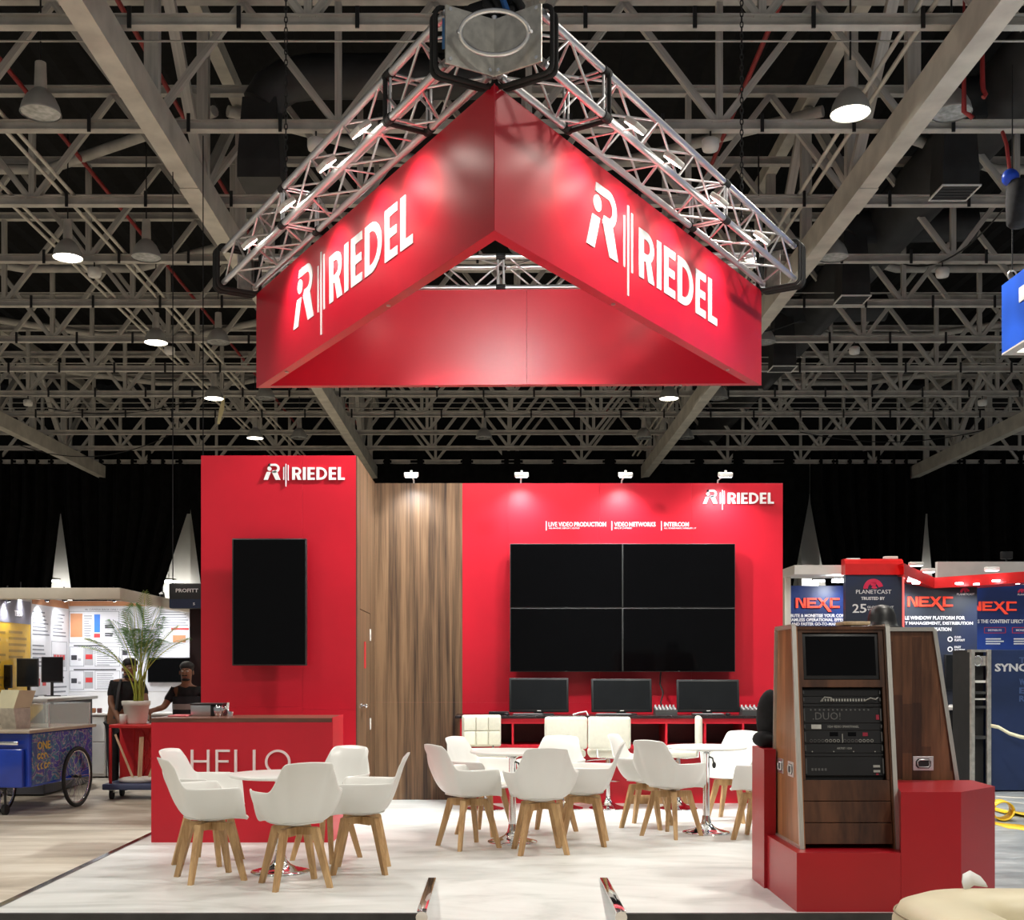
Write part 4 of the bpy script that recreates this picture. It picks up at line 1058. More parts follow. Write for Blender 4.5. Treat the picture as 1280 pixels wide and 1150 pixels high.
        if kind == 'jacks':
            for i in range(16):
                x = -.195+i*.0235+(.016 if i > 7 else 0)
                k = MB(); k.tube([Fm @ Vector((x+.008*math.cos(a), z0+.016+.008*math.sin(a), .003)) for a in [2*PI*q/10 for q in range(10)]], .0018, 5, True); k.build('jack_ring', PALEP if i % 8 > 3 else GREYT, u, False)
            MB().box(-.006,-.002,z0+.004,z1-.02,0,.004,M=Fm).build('divider', PALEP, u, False)
            MB().box(-.08,-.03,z1-.034,z1-.01,0,.002,M=Fm).build('small_display', SCREEN, u, False); MB().box(.03,.08,z1-.034,z1-.01,0,.002,M=Fm).build('small_display', SCREEN, u, False)
            MB().box(.12,.15,z1-.034,z1-.012,0,.003,M=Fm).build('status_light', MAG, u, False)
        if kind == 'artist':
            tx('ARTIST 1024', -.04, z0+.022, .09, .012, PALEP)
            for x in (-.19,-.06,.06,.19): member('screw', (0,0,0), (0,0,1), .004, PALEP, u, 'cyl', None, Vector((0,0,0)), 6).matrix_local = Fm @ Matrix.Translation((x, z0+.008, 0)) @ Matrix.Diagonal((.004,.004,.003,1))
        if kind == 'last':
            for zz_ in (.02,.05): MB().box(.175,.215,z0+zz_,z0+zz_+.014,0,.004,M=Fm).build('pale_key', PALEP, u, False)
            MB().box(.19,.205,z0+.004,z0+.014,0,.003,M=Fm).build('status_light', MAG, u, False)
            k = MB()
            for i in range(5): k.box(-.2+i*.02,-.188+i*.02,z0+.03,z0+.045,0,.004,M=Fm)
            k.build('port_row', GREYT, u, False)
        for s in (-1,1):
            MB().box(s*(iw-.03)-.004, s*(iw-.03)+.004, z0+.012, z1-.01, 0, .012, M=Fm).build('ear_handle', BEZEL_G, u, False)
    for nu, kd in ((1,'plain'), (1,'cables'), (.5,'plain'), (2.2,'duo'), (1,'label'), (1.8,'jacks'), (1.3,'artist'), (.5,'plain'), (2.6,'last')): unit(nu, kd)
    return t
rack(((1.82+2.385)/2+.005, 7.05, ZL), 0, 'walnut rack with monitor and audio units facing the camera on the red podium', True)
r2 = rack((3.07, 8.045, ZL), PI/2, 'walnut rack seen from its side behind the red podium block', False)
# staves on the visible side of the second rack (local x = -w/2 faces the camera)
random.seed(11)
yst = 0
STV = [wood(f'stave_{i}', *c, grain=(6,6,.7), rough=.35) for i, c in enumerate((((.022,.008,.0045),(.10,.04,.02)), ((.04,.015,.0075),(.15,.064,.03)), ((.065,.026,.012),(.23,.10,.047))))]
y = .03
while y < RD-.05:
    y1 = y+.062; z = .02
    while z < RH-.03:
        z1 = min(RH-.02, z+random.uniform(.25,.55))
        def lim(yy, zq): return max(yy, LEAN*zq/RH+.015), 0
        q = []
        for yy, zq in ((y,z),(y1,z),(y1,z1),(y,z1)):
            lo = LEAN*zq/RH+.012; hi = RD-(RD-LEAN-TD)*zq/RH-.012
            q.append((min(max(yy,lo),hi), zq))
        if abs(q[0][0]-q[1][0])+abs(q[2][0]-q[3][0]) > .02:
            b = MB(); xo = -RW/2
            b.v = [(xo,a,c) for a,c in q]+[(xo-.0012,a,c) for a,c in q]; b.f = [(4,5,6,7),(0,1,5,4),(1,2,6,5),(2,3,7,6),(3,0,4,7)]; b.sm = [False]*5
            b.build('stave', random.choice(STV), r2, False)
        z = z1+.0008
    y = y1+.0006
# on and around the racks
zt_ = ZL+RH+.017
t = thing('motorcycle_helmet', 'glossy black dome with flared rim on top of the second rack', 'helmet', (PXX(1102.5,8.0), 8.0, zt_))
zb2 = PZ(784,8.0)
MB().lathe([(.125,0),(.128,.004),(.105,.012),(.094,.05),(.09,.085),(.075,.125),(.045,.15),(0,.158)], 28).build('dome', mat('gloss_black', (.01,.01,.011), .42), t, False)
MB().lathe([(.14,0),(.14,.006),(.1,.008)], 28).build('rim', BLACK, t, False)
o = MB().bbox(PXX(1050,7.5), PXX(1083,7.5), 7.42, 7.6, zt_-.003, zt_+.02, .003, M=None).build('wooden_block', PINE); tag(o, 'pale wooden board lying on top of the front rack', 'board')
bp = MB(); bp.sphere((1.83,7.9,ZH+.19), .19, 16, 12, (.5,.42,1.02)); bp.sphere((1.78,7.86,ZH+.055), .10, 12, 8, (.8,.9,.55))
o = bp.build('black_bag', CLOTHB); tag(o, 'black cloth bag standing on the podium behind the front rack', 'bag')
# ------------------------------------------------------------------ cream tub seat in the foreground
def rrect(x0, x1, y0, y1, r, n=8):
    pts = []
    for cx_, cy_, a in ((x1-r,y1-r,0),(x0+r,y1-r,PI/2),(x0+r,y0+r,PI),(x1-r,y0+r,1.5*PI)):
        for i in range(n+1): pts.append((cx_+r*math.cos(a+PI/2*i/n), cy_+r*math.sin(a+PI/2*i/n)))
    return pts
SOFA = mat('cream_vinyl', (.62,.55,.38), .42, var=.04, scale=4, bump=.05)
SOFA2 = mat('cream_vinyl_seat', (.52,.46,.32), .5, var=.05, scale=4, bump=.05)
sf = thing('tub_armchair', 'cream vinyl tub chair cut off at the lower right corner', 'armchair', (2.4, 4.2, 0))
zr = .632
def loops(specs, name, m, cap=False):
    n = None; b = MB()
    for k, (ins, z) in enumerate(specs):
        L = rrect(1.53+ins, 3.3-ins, 3.5+ins, 4.86-ins, max(.32-ins*.55,.05), 10); n = len(L)
        b.v += [(x,y,z) for x,y in L]
    for k in range(len(specs)-1):
        b.f += [(k*n+i, k*n+(i+1)%n, (k+1)*n+(i+1)%n, (k+1)*n+i) for i in range(n)]
    b.sm = [True]*len(b.f)
    if cap: b.f.append(tuple((len(specs)-1)*n+i for i in range(n))); b.sm.append(False)
    return b.build(name, m, sf)
loops([(.06,.03),(.02,.2),(0,.45),(.005,.55),(.03,.605),(.09,zr),(.2,zr+.004),(.29,zr-.01),(.33,zr-.05),(.35,.45)], 'padded_shell', SOFA)
loops([(.33,.40),(.35,.44),(.42,.46)], 'seat_cushion', SOFA2, True)
L = rrect(1.53+.012, 3.3-.012, 3.5+.012, 4.86-.012, .31, 10); MB().tube([(x,y,.575) for x,y in L], .004, 5, True).build('piping', mat('piping_dark', (.25,.2,.12), .6), sf)
for x in (1.75,3.1):
    for y in (3.75,4.6): MB().cyl((x,y,0),(x,y,.05), .03, n=12).build('foot', BLACK, sf)
wr_ = MB(); rows_ = [((1.88,4.74),(1.99,4.79),zr-.005,zr+.002),((1.875,4.755),(1.985,4.80),zr+.03,zr+.018),((1.885,4.77),(1.965,4.80),zr+.058,zr+.043)]
for (xa,ya),(xb,yb),za,zb2_ in rows_: wr_.v += [(xa,ya,za),((xa+xb)/2,(ya+yb)/2+.02,max(za,zb2_)+.008),(xb,yb,zb2_)]
wr_.f = [(0,1,4,3),(1,2,5,4),(3,4,7,6),(4,5,8,7)]; wr_.sm = [True]*4
o = wr_.build('foam_wrap', mat('white_foam_sheet', (.75,.75,.74), .5)); o.modifiers.new('t','SOLIDIFY').thickness = .006
tag(o, 'scrap of white foam wrap lying on the cream tub chair', 'wrap')
cr = MB(); random.seed(5)
for k in range(2):
    n = 8; base_ = len(cr.v); cx_ = PXX(1052,6.7)+k*.1
    for j in range(4):
        for i in range(n): cr.v.append((cx_-.1+.025*i+random.uniform(-.01,.01), 6.66+.03*j+random.uniform(-.01,.01), .012+random.uniform(0,.05)))
    cr.f += [(base_+j*n+i, base_+j*n+i+1, base_+(j+1)*n+i+1, base_+(j+1)*n+i) for j in range(3) for i in range(n-1)]
cr.sm = [True]*len(cr.f)
o = cr.build('plastic_sheet', mat('crumpled_film', (.6,.6,.62), .25)); tag(o, 'crumpled scrap of clear film on the floor before the podium', 'film')
# ------------------------------------------------------------------ neighbouring stand at left
NY, NX = 17.2, -6.2
LAMW = mat('white_stand_wall', (.72,.72,.72), .55, var=.03)
nb = struct(MB().box(NX, -4.42, NY, NY+.05, 0, 2.52).build('wall_neighbour', LAMW), 'white rear wall of the left neighbour stand')
ns = struct(MB().box(NX-.05, NX, 14.0, NY, 0, 2.52).build('wall_neighbour', LAMW), 'white side wall of the left neighbour stand')
slab('orange_band', NX, -4.42, NY-.006, NY, PZ(757.5,NY), PZ(751.5,NY), ORANGE, nb)
Mn = frame((0, NY-.001, 0), (1,0,0), (0,0,1)); Ms = frame((NX+.001, 0, 0), (0,1,0), (0,0,1))
def poster(name, label, rect, M, base, group):     # rect in plane coordinates
    x0, x1, z0, z1 = rect; c = M @ Vector(((x0+x1)/2, z0, 0))
    t = thing(name, label, 'poster', c, 0, group)
    MB().box(x0, x1, z0, z1, 0, .006, M=M).build('sheet', base, t); return t
def lines(t, M, x0, x1, z0, z1, n, m, seed=1, fill=.5, d=.0075):
    random.seed(seed); b = MB(); h_ = (z1-z0)/n
    for i in range(n):
        w = (x1-x0)*random.uniform(.6,1); z = z1-h_*(i+.8); b.box(x0, x0+w, z, z+h_*fill, 0, d, M=M)
    return b.build('print', m, t)
def blk(t, M, x0, x1, z0, z1, m, d=.008, name='print_block'): return MB().box(x0, x1, z0, z1, 0, d, M=M).build(name, m, t)
nx = lambda px: PXX(px, NY-.01)
nz = lambda py: PZ(py, NY-.01)
def frame4(t, M, x0, x1, z0, z1, m, w=.006, d=.008):
    b = MB(); b.box(x0,x1,z0,z0+w,0,d,M=M); b.box(x0,x1,z1-w,z1,0,d,M=M); b.box(x0,x0+w,z0,z1,0,d,M=M); b.box(x1-w,x1,z0,z1,0,d,M=M); return b.build('print_frame', m, t)
p1 = poster('wall_poster', 'white poster with orange table and blue block on the rear wall', (nx(86.5),nx(237),nz(804.5),nz(758.5)), Mn, PAPER, 'posters of the left stand')
text('4K CAMERA BACK ONLY CABLE', 'lettering', nx(106), nz(763), nx(160)-nx(106), .025, Mn, INK, p1, 0, .008)
blk(p1, Mn, nx(88), nx(103), nz(796.5), nz(767), ORANGE); lines(p1, Mn, nx(105), nx(115), nz(796), nz(768), 9, INK, 2, .35)
blk(p1, Mn, nx(117.7), nx(125), nz(790.5), nz(768), BLUEP); blk(p1, Mn, nx(117.3), nx(125), nz(797), nz(792), REDP)
lines(p1, Mn, nx(131), nx(146), nz(786), nz(781), 2, DARKBL, 3, .8); lines(p1, Mn, nx(131), nx(146), nz(796), nz(791), 2, DARKBL, 4, .8)
lines(p1, Mn, nx(200), nx(236), nz(786), nz(763), 7, INK, 5, .3); blk(p1, Mn, nx(214), nx(236), nz(787.5), nz(785), REDP); blk(p1, Mn, nx(216), nx(232), nz(803), nz(794), ORANGE)
frame4(p1, Mn, nx(86.5), nx(149), nz(803.5), nz(764), INK)
p2 = poster('wall_poster', 'white poster with framed camera picture and red item on the rear wall, middle row', (nx(86.5),nx(237),nz(833.8),nz(805)), Mn, PAPER, 'posters of the left stand')
p3 = poster('wall_poster', 'white poster with framed camera picture and red item on the rear wall, bottom row', (nx(86.5),nx(237),nz(864),nz(834.2)), Mn, PAPER, 'posters of the left stand')
GPH = mat('grey_photo', (.45,.46,.48), .5)
for p, za, zb3, s in ((p2,833,808.5,1), (p3,862,838.5,2)):
    frame4(p, Mn, nx(87), nx(105), nz(za), nz(zb3), INK); blk(p, Mn, nx(89), nx(96), nz(za-8), nz(za-14), DARKBL); blk(p, Mn, nx(97.5), nx(101), nz(za-7), nz(za-10), GPH)
    blk(p, Mn, nx(105.5), nx(116.5), nz(za-1.5), nz(zb3+1), GPH); blk(p, Mn, nx(107), nx(115.5), nz(za-9), nz(za-15), REDP, .01)
    lines(p, Mn, nx(121), nx(146), nz(za-1), nz(zb3+2), 8, INK, s+8, .3); frame4(p, Mn, nx(118.5), nx(150), nz(za), nz(zb3), INK)
    lines(p, Mn, nx(92), nx(146), nz(zb3-.2), nz(zb3-2.2), 1, DARKBL, s, .8); frame4(p, Mn, nx(152), nx(160), nz(za), nz(zb3), INK); blk(p, Mn, nx(153), nx(159), nz(za-14), nz(za-20), DARKBL)
sy = lambda px: NX*FPX/(px-CX)
zs_ = lambda py, px: HC+(CY-py)*sy(px)/FPX
p4 = poster('wall_poster', 'yellow poster with grey heading on the side wall of the left stand', (14.45, sy(37.5), .75, 2.32), Ms, YEL, 'posters of the left stand')
blk(p4, Ms, 14.45, sy(37.5), 2.12, 2.42, mat('grey_heading', (.22,.21,.25), .5), .009)
text('TBLO', 'lettering', sy(17), 2.21, .25, .075, Ms, LETTER, p4, .03, .012)
lines(p4, Ms, 15.05, 15.7, 1.65, 2.05, 5, mat('dark_yellow_print', (.42,.25,.03), .6), 21, .4); lines(p4, Ms, 14.5, 14.95, 1.2, 2.05, 9, mat('dark_yellow_print', (.42,.25,.03), .6), 22, .3)
p5 = poster('wall_poster', 'white poster with small red item pictures on the side wall of the left stand', (sy(38.5), 17.15, 1.0, 2.40), Ms, PAPER, 'posters of the left stand')
blk(p5, Ms, sy(40), 17.15, 2.40, 2.5, ORANGE)
for a, b, c, d, n in ((15.82,16.45,1.98,2.33,7), (16.55,17.1,1.98,2.33,7), (15.82,16.4,1.55,1.88,6), (15.85,16.4,1.05,1.2,3), (16.5,17.1,1.05,1.45,6)): lines(p5, Ms, a, b, c, d, n, INK, int(a*100), .35)
frame4(p5, Ms, 16.5, 17.08, 1.5, 1.92, INK); blk(p5, Ms, 16.55, 17.03, 1.56, 1.74, GPH)
for i in range(4): blk(p5, Ms, 16.58+i*.11, 16.66+i*.11, 1.66, 1.73, REDP, .01)
for i in range(2): blk(p5, Ms, 15.95+i*.22, 16.07+i*.22, 1.3, 1.4, REDP, .01)
# fascia, spots and overhead frame
fa = thing('stand_fascia', 'cream overhead beam of the left neighbour stand', 'beam', (-5.3,14,2.35))
MB().bbox(-6.6,-4.43,13.95,14.1,PZ(749,14),PZ(735,14),.006).build('front_beam', CREAMF, fa); MB().bbox(-4.55,-4.43,14.1,17.15,PZ(749,14),PZ(735,14),.006).build('side_beam', CREAMF, fa)
for i, (px, Y) in enumerate(((9,14.9), (26,15.4), (58,16.0), (80,16.5), (142,16.2), (203,16.6))):
    p = P(px, 746 if i != 1 else 741, Y); t = thing('track_spotlight', f'small black spotlight under the cream beam, number {i+1} from the left', 'spotlight', p, 0, 'track spotlights of the left stand')
    t['label'] = f"small black spotlight under the cream beam, {ORD[i].replace('nearest','leftmost')} {'' if i == 0 else 'from the left'}".strip()
    M = Matrix.Translation(p) @ Matrix.Rotation(.6,4,'X')
    MB().cyl(M @ Vector((0,0,-.06)), M @ Vector((0,0,.06)), .035, n=12).build('can', BLACK, t); MB().cyl(M @ Vector((0,0,-.064)), M @ Vector((0,0,-.06)), .03, n=12).build('lens', LED_C, t)
    MB().cyl(p+Vector((0,0,.05)), p+Vector((0,0,.14)), .01, n=6).build('stem', BLACK, t)
    tg = (NX, Y, 1.6) if i < 3 else (p.x, NY, 1.5)
    spot('track_light', t, p-Vector((0,0,.08)), tg, PW_BOOTH, 110, .8, (.95,.97,1), .05)
sgn = thing('hanging_fascia_sign', 'dark sign reading PROFITT above the left stand beside the red tower', 'sign', (PXX(235,15.6),15.6,PZ(760,15.6)))
MB().bbox(PXX(211,15.6), PXX(256,15.6), 15.6, 15.75, PZ(760.5,15.6), PZ(729,15.6), .02).build('panel', mat('charcoal_sign', (.02,.02,.021), .5), sgn)
MB().box(PXX(212,15.6), PXX(256,15.6), 15.592, 15.6, PZ(760,15.6), PZ(749,15.6)).build('lower_panel', mat('navy_sign', (.012,.025,.07), .5), sgn)
Mp = frame((0,15.592,0),(1,0,0),(0,0,1))
text('PROFITT', 'lettering', PXX(220,15.6), PZ(740.5,15.6), PXX(248,15.6)-PXX(220,15.6), .05, Mp, LETTER, sgn, .02, .006); text('S', 'lettering', PXX(241.5,15.6), PZ(756.5,15.6), .025, .035, Mp, LETTER, sgn, .02, .006)
for x in (PXX(214,15.6), PXX(252,15.6)): MB().cyl((x,15.68,PZ(729,15.6)),(x,15.68,HB), .008, n=6).build('suspension_wire', BLACK, sgn)
o = MB().box(PXX(237,16), PXX(262,16), 16, 16.1, 0, PZ(760,16)).build('wall_pillar', mat('dark_maroon', (.02,.004,.006), .6)); struct(o, 'dark maroon pillar beside the tower')
# television on the rear wall, cabinets and monitors
t = thing('wall_television', 'black television behind the two men on the left stand', 'television', (nx(214), NY-.05, nz(853)))
MB().bbox(nx(186), nx(241), NY-.07, NY-.008, nz(853), nz(822), .006).build('housing', BEZEL, t); MB().box(nx(186.8), nx(240.2), NY-.073, NY-.07, nz(852), nz(823)).build('screen', SCREEN, t)
CAB = mat('white_cabinet', (.62,.62,.60), .45, var=.03)
for i in range(3):
    x0 = NX+.12+i*.62; t = thing('base_cabinet', f"white base cabinet below the posters, {['left','middle','right'][i]} of three", 'cabinet', (x0+.3,16.9,0), 0, 'white base cabinets')
    MB().bbox(x0,x0+.6,16.62,17.19,0.02,.88,.004,seg=1,smooth=False).build('body', CAB, t); MB().bbox(x0+.01,x0+.59,16.6,16.619,.06,.5,.004,seg=1,smooth=False).build('door', CAB, t); MB().bbox(x0+.01,x0+.59,16.6,16.619,.51,.86,.004,seg=1,smooth=False).build('drawer', CAB, t)
    MB().bbox(x0-.01,x0+.61,16.58,17.19,.88,.91,.004).build('worktop', WHITE_M, t)
for px, c, lb in ((117,(.3,.12,.05),'left'), (124.5,(.1,.03,.03),'right')):
    p = P(px, 884, 16.7); o = MB().bbox(p.x-.03,p.x+.03,16.67,16.73,.91,.98,.01).build('small_jar', mat('jar_'+lb, c, .4)); tag(o, f'small dark jar on the white cabinets, {lb} of two', 'jar', 'jars on the cabinets')
t = thing('side_counter', 'black and yellow counter with diagonal stripe at the left edge', 'counter', (-5.75,14.9,0))
MB().bbox(NX+.02,-5.42,14.2,15.9,.02,1.13,.005,seg=1,smooth=False).build('body', DARKBL, t); MB().bbox(NX+.01,-5.36,14.15,15.95,1.13,1.17,.005).build('worktop', mat('grey_worktop', (.45,.44,.42), .4), t)
st_ = MB(); M = frame((0,14.198,0),(1,0,0),(0,0,1)); st_.prism([(-6.1,.6),(-5.9,.6),(-5.43,1.05),(-5.43,1.12),(-5.6,1.12)], 0, .006, M); st_.build('yellow_stripe', YEL, t)
for px0, px1, py0, py1, Y, rz, lb in ((-4,15,831,860,14.9,-.25,'leftmost'), (20,48,823,858.5,15.2,-.1,'middle'), (54,77,821,853,15.6,.45,'rightmost')):
    x0, x1 = PXX(px0,Y), PXX(px1,Y); z0, z1 = PZ(py1,Y), PZ(py0,Y); w = (x1-x0)/math.cos(rz)
    t = thing('desktop_monitor', f'grey desktop monitor on the side counter, {lb} of three', 'monitor', ((x0+x1)/2,Y,1.17), rz, 'monitors of the left stand')
    MB().bbox(-w/2,w/2,0,.03,z0-1.17,z1-1.17,.005).build('housing', BLACK, t, False); MB().box(-w/2+.012,w/2-.012,-.002,0,z0-1.17+.02,z1-1.17-.012).build('screen', SCREEN_G, t, False)
    MB().cyl((0,.04,0),(0,.04,z0-1.17+.1), .02).build('stand', BLACK, t, False); MB().bbox(-.1,.1,-.06,.1,0,.012,.004).build('foot', BLACK, t, False)

# ------------------------------------------------------------------ blue vending tricycle
ca = math.radians(83)
ct_ = thing('vending_cart', 'blue vending tricycle with painted side, glass box and spoked wheels', 'cart', (-4.81,12.2,0), ca)
MU = bpy.data.materials.new('painted_mural'); MU.use_nodes = True
nt = MU.node_tree; bb = nt.nodes['Principled BSDF']; bb.inputs['Roughness'].default_value = .35
tc = nt.nodes.new('ShaderNodeTexCoord'); vo = nt.nodes.new('ShaderNodeTexNoise'); vo.inputs['Scale'].default_value = 5.5; vo.inputs['Detail'].default_value = 6; vo.inputs['Distortion'].default_value = 2.8
rp = nt.nodes.new('ShaderNodeValToRGB'); e = rp.color_ramp.elements
e[0].position = .30; e[0].color = (.012,.025,.12,1); e[1].position = .68; e[1].color = (.04,.05,.3,1)
for pos, c in ((.44,(.02,.06,.3,1)), (.47,(.01,.22,.30,1)), (.50,(.01,.12,.22,1)), (.52,(.5,.5,.5,1)), (.535,(.3,.12,.2,1)), (.56,(.03,.06,.3,1)), (.60,(.05,.02,.35,1))):
    q = e.new(pos); q.color = c
nt.links.new(tc.outputs['Object'], vo.inputs['Vector']); nt.links.new(vo.outputs[0], rp.inputs[0]); nt.links.new(rp.outputs[0], bb.inputs['Base Color'])
MB().bbox(.03,1.42,.004,.9,.30,.86,.01,seg=1,smooth=False).build('body', BLUE, ct_, False)
sp_ = MB(); sp_.prism([(.06,.32),(.75,.34),(1.40,.42),(1.40,.845),(.06,.845)], 0, .006, Matrix(((1,0,0,0),(0,0,-1,.004),(0,1,0,0),(0,0,0,1)))); sgp = sp_.build('painted_side', MU, ct_, False)
Mt = Matrix(((1,0,0,0),(0,0,-1,-.003),(0,1,0,0),(0,0,0,1)))
def ctext(s, x, z, w, h_, m, bold=.02):
    vv, ff = text_geo(s, bold, 1.0); xa = min(p.x for p in vv); xb = max(p.x for p in vv); ya = min(p.y for p in vv); yb = max(p.y for p in vv)
    MB().add([((p.x-xa)/(xb-xa)*w+x, (p.y-ya)/(yb-ya)*h_+z, (p.z+.5)*.003) for p in vv], ff, False, Mt).build('lettering', m, sgp, False)
YP = mat('yellow_paint', (.75,.55,.1), .5)
ctext('ONE', .16, .68, .27, .085, YP)
z_ = MB()
random.seed(8)
for r in range(2):
    for c in range(4):
        x = .16+c*.07; z = .57-r*.105; z_ = MB(); z_.ring(x+.03, z+.04, .018, .034, random.uniform(0,3), random.uniform(3.5,6.2), 0, .003, Mt, 8); z_.build('painted_stroke', YP, sgp, False)
MB().bbox(-.03,.03,.06,.88,.30,.70,.012).build('front_box', BLUE, ct_, False); MB().bbox(-.045,-.03,.1,.5,.74,.78,.006).build('chrome_strip', CHROME, ct_, False)
MB().bbox(-.05,1.46,-.03,.93,.86,.895,.008).build('counter_top', mat('tan_counter_top', (.42,.36,.28), .35), ct_, False)
GLASS = bpy.data.materials.new('clear_pane'); GLASS.use_nodes = True
nt = GLASS.node_tree; gb = nt.nodes['Principled BSDF']; gb.inputs['Base Color'].default_value = (.75,.82,.8,1); gb.inputs['Roughness'].default_value = .04; gb.inputs['Alpha'].default_value = .22
gx = [.30,1.40,.02,.55,.895,1.14]
for nm_, a in (('glass_pane',(.45,1.40,.02,.026,.895,1.14)), ('glass_pane',(.45,1.40,.55,.556,.895,1.14)), ('glass_pane',(.45,.456,.03,.55,.895,1.14)), ('glass_pane',(1.394,1.40,.03,.55,.895,1.14)), ('glass_shelf',(.45,1.40,.03,.55,1.14,1.148))): MB().box(*a).build(nm_, GLASS, ct_, False)
fr = MB()
for x in (.45,1.4):
    for y in (.023,.553): fr.cyl((x,y,.895),(x,y,1.145), .006, n=6)
fr.build('glass_frame', ALU, ct_, False)
so = MB(); M = Matrix.Translation((.28,.30,.895)) @ Matrix.Rotation(-.25,4,'Z')
so.add([(-.1,-.1,0),(.1,-.1,0),(.1,.1,0),(-.1,.1,0),(-.16,-.12,.22),(.08,-.12,.22),(.08,.12,.22),(-.16,.12,.22)], [(0,3,2,1),(0,1,5,4),(1,2,6,5),(2,3,7,6),(3,0,4,7),(4,5,6,7)], False, M); so.build('steel_chute', ALU_D, ct_, False)
so = MB(); so.add([(-.16,-.12,.22),(.08,-.12,.225),(.16,-.12,.40),(-.08,-.12,.41),(-.16,.12,.22),(.08,.12,.225),(.16,.12,.40),(-.08,.12,.41)], [(0,1,2,3),(7,6,5,4),(0,4,5,1),(1,5,6,2),(2,6,7,3),(3,7,4,0)], False, M); so.build('lid_box', mat('pale_lid', (.6,.56,.38), .4), ct_, False)
def wheel(x, y, r, nm='wheel'):
    w = MB(); w.tube([(x+r*.94*math.cos(a), y, r+r*.94*math.sin(a)) for a in [2*PI*i/40 for i in range(40)]], r*.065, 8, True); wo = w.build(nm, BLACK_M, ct_, False)
    w = MB(); w.tube([(x+r*.86*math.cos(a), y, r+r*.86*math.sin(a)) for a in [2*PI*i/40 for i in range(40)]], r*.03, 6, True); w.build('rim', CHROME, wo, False)
    MB().cyl((x,y-.04,r),(x,y+.04,r), .022).build('hub', BLACK, wo, False)
    for i in range(24):
        a = 2*PI*i/24; s = .03 if i % 2 else -.03
        member('spoke', (x+.02*math.cos(a+.6), y+s, r+.02*math.sin(a+.6)), (x+r*.85*math.cos(a), y, r+r*.85*math.sin(a)), .0022, CHROME, wo, 'cyl', None, Vector((0,0,0)), 5)
wheel(.93,-.06,.335); wheel(.93,.96,.335); wheel(.34,.48,.26)
MB().tube([(.93,-.10,.335),(.93,.98,.335)], .012, 8).build('axle', BLACK, ct_, False)
MB().cyl((.12,.33,.06),(.12,.33,.3), .014).build('stand_leg', BLACK, ct_, False); MB().cyl((.12,.31,.055),(.12,.35,.055), .055, n=16).build('jockey_wheel', BLACK_M, ct_, False)
# ------------------------------------------------------------------ red trolley with potted palm
REDT = mat('red_trolley', (.60,.02,.02), .4, var=.05)
tr2 = thing('red_trolley', 'red frame trolley on a blue grey wheeled base beside the counter', 'trolley', (-4.25,14.05,0))
tx0, tx1, ty0, ty1 = -4.53, -3.95, 13.85, 14.28
MB().bbox(tx0-.06,tx1+.05,ty0-.06,ty1+.05,.115,.185,.012).build('base', mat('blue_grey_base', (.06,.08,.16), .5), tr2)
for x in (tx0+.03,tx1-.05):
    for y in (ty0+.02,ty1-.03):
        c = MB(); c.cyl((x-.018,y,.055),(x+.018,y,.055), .055, n=14); c.build('caster', BLACK_M, tr2)
        MB().box(x-.03,x+.03,y-.02,y+.02,.08,.115).build('caster_fork', ALU_D, tr2)
MB().bbox(tx0,tx1,ty0,ty1,.835,.875,.008).build('top', REDT, tr2)
for x in (tx0,tx1-.03):
    for y in (ty0,ty1-.03): MB().bbox(x,x+.03,y,y+.03,.185,.835,.004).build('post', REDT, tr2)
MB().box(tx0+.03,tx1-.03,ty1-.04,ty1-.02,.2,.835).build('back_panel', REDT, tr2)
for i in range(4):
    x = tx0+.17+i*.06; MB().box(x,x+.012,ty1-.055,ty1-.041,.25,.8).build('rib', REDT, tr2)
for i in range(3):
    for s in (-1,1): member('lattice_bar', (tx0+.33-s*.06, ty1-.06, .25+i*.18), (tx0+.33+s*.06, ty1-.06, .43+i*.18), .006, REDT, tr2, 'cyl', None, Vector(tr2.location), 6)
b = MB(); b.sphere((tx0+.30,ty0+.14,.215), .16, 14, 8, (1.5,.7,.3)); b.sphere((tx0+.42,ty0+.12,.225), .1, 12, 8, (1.1,.8,.4)); o = b.build('white_sack', mat('white_sack', (.7,.68,.62), .7)); tag(o, 'crumpled white sack on the trolley base', 'sack')
for i, (xa, xb, zt2) in enumerate(((tx0+.25,tx0+.06,.76), (tx0+.33,tx0+.37,.73), (tx0+.45,tx0+.62,.70))):
    t = Vector((xa,ty0+.1,.25)); e_ = Vector((xb,ty0+.05,zt2))
    o = MB().box(-.022,.022,-.012,.012,0,(e_-t).length, M=Matrix.Translation(t) @ (e_-t).to_track_quat('Z','Y').to_matrix().to_4x4()).build('pine_stick', PINE); tag(o, f"pine stick standing in the red trolley, {['left','middle','right'][i]} of three", 'stick', 'pine sticks in the trolley')
pot = thing('potted_palm', 'tall areca palm in a white plastic pot on the red trolley', 'plant', (-4.27,14.05,.875))
MB().lathe([(0,0),(.115,0),(.125,.02),(.152,.215),(.165,.22),(.168,.27),(.16,.275),(.15,.27),(.145,.235),(0,.23)], 32).build('pot', mat('white_pot', (.72,.70,.64), .4), pot, False)
MB().lathe([(0,.238),(.146,.238)], 20).build('soil', mat('dark_soil', (.03,.02,.012), .9, scale=40), pot, False)
LEAF = mat('palm_leaf', (.07,.20,.025), .4, var=.35, scale=14); LEAFY = mat('yellow_green_leaf', (.16,.23,.03), .4, var=.3, scale=14); STEM = mat('palm_stem', (.32,.36,.05), .45, var=.2, scale=10)
random.seed(21)
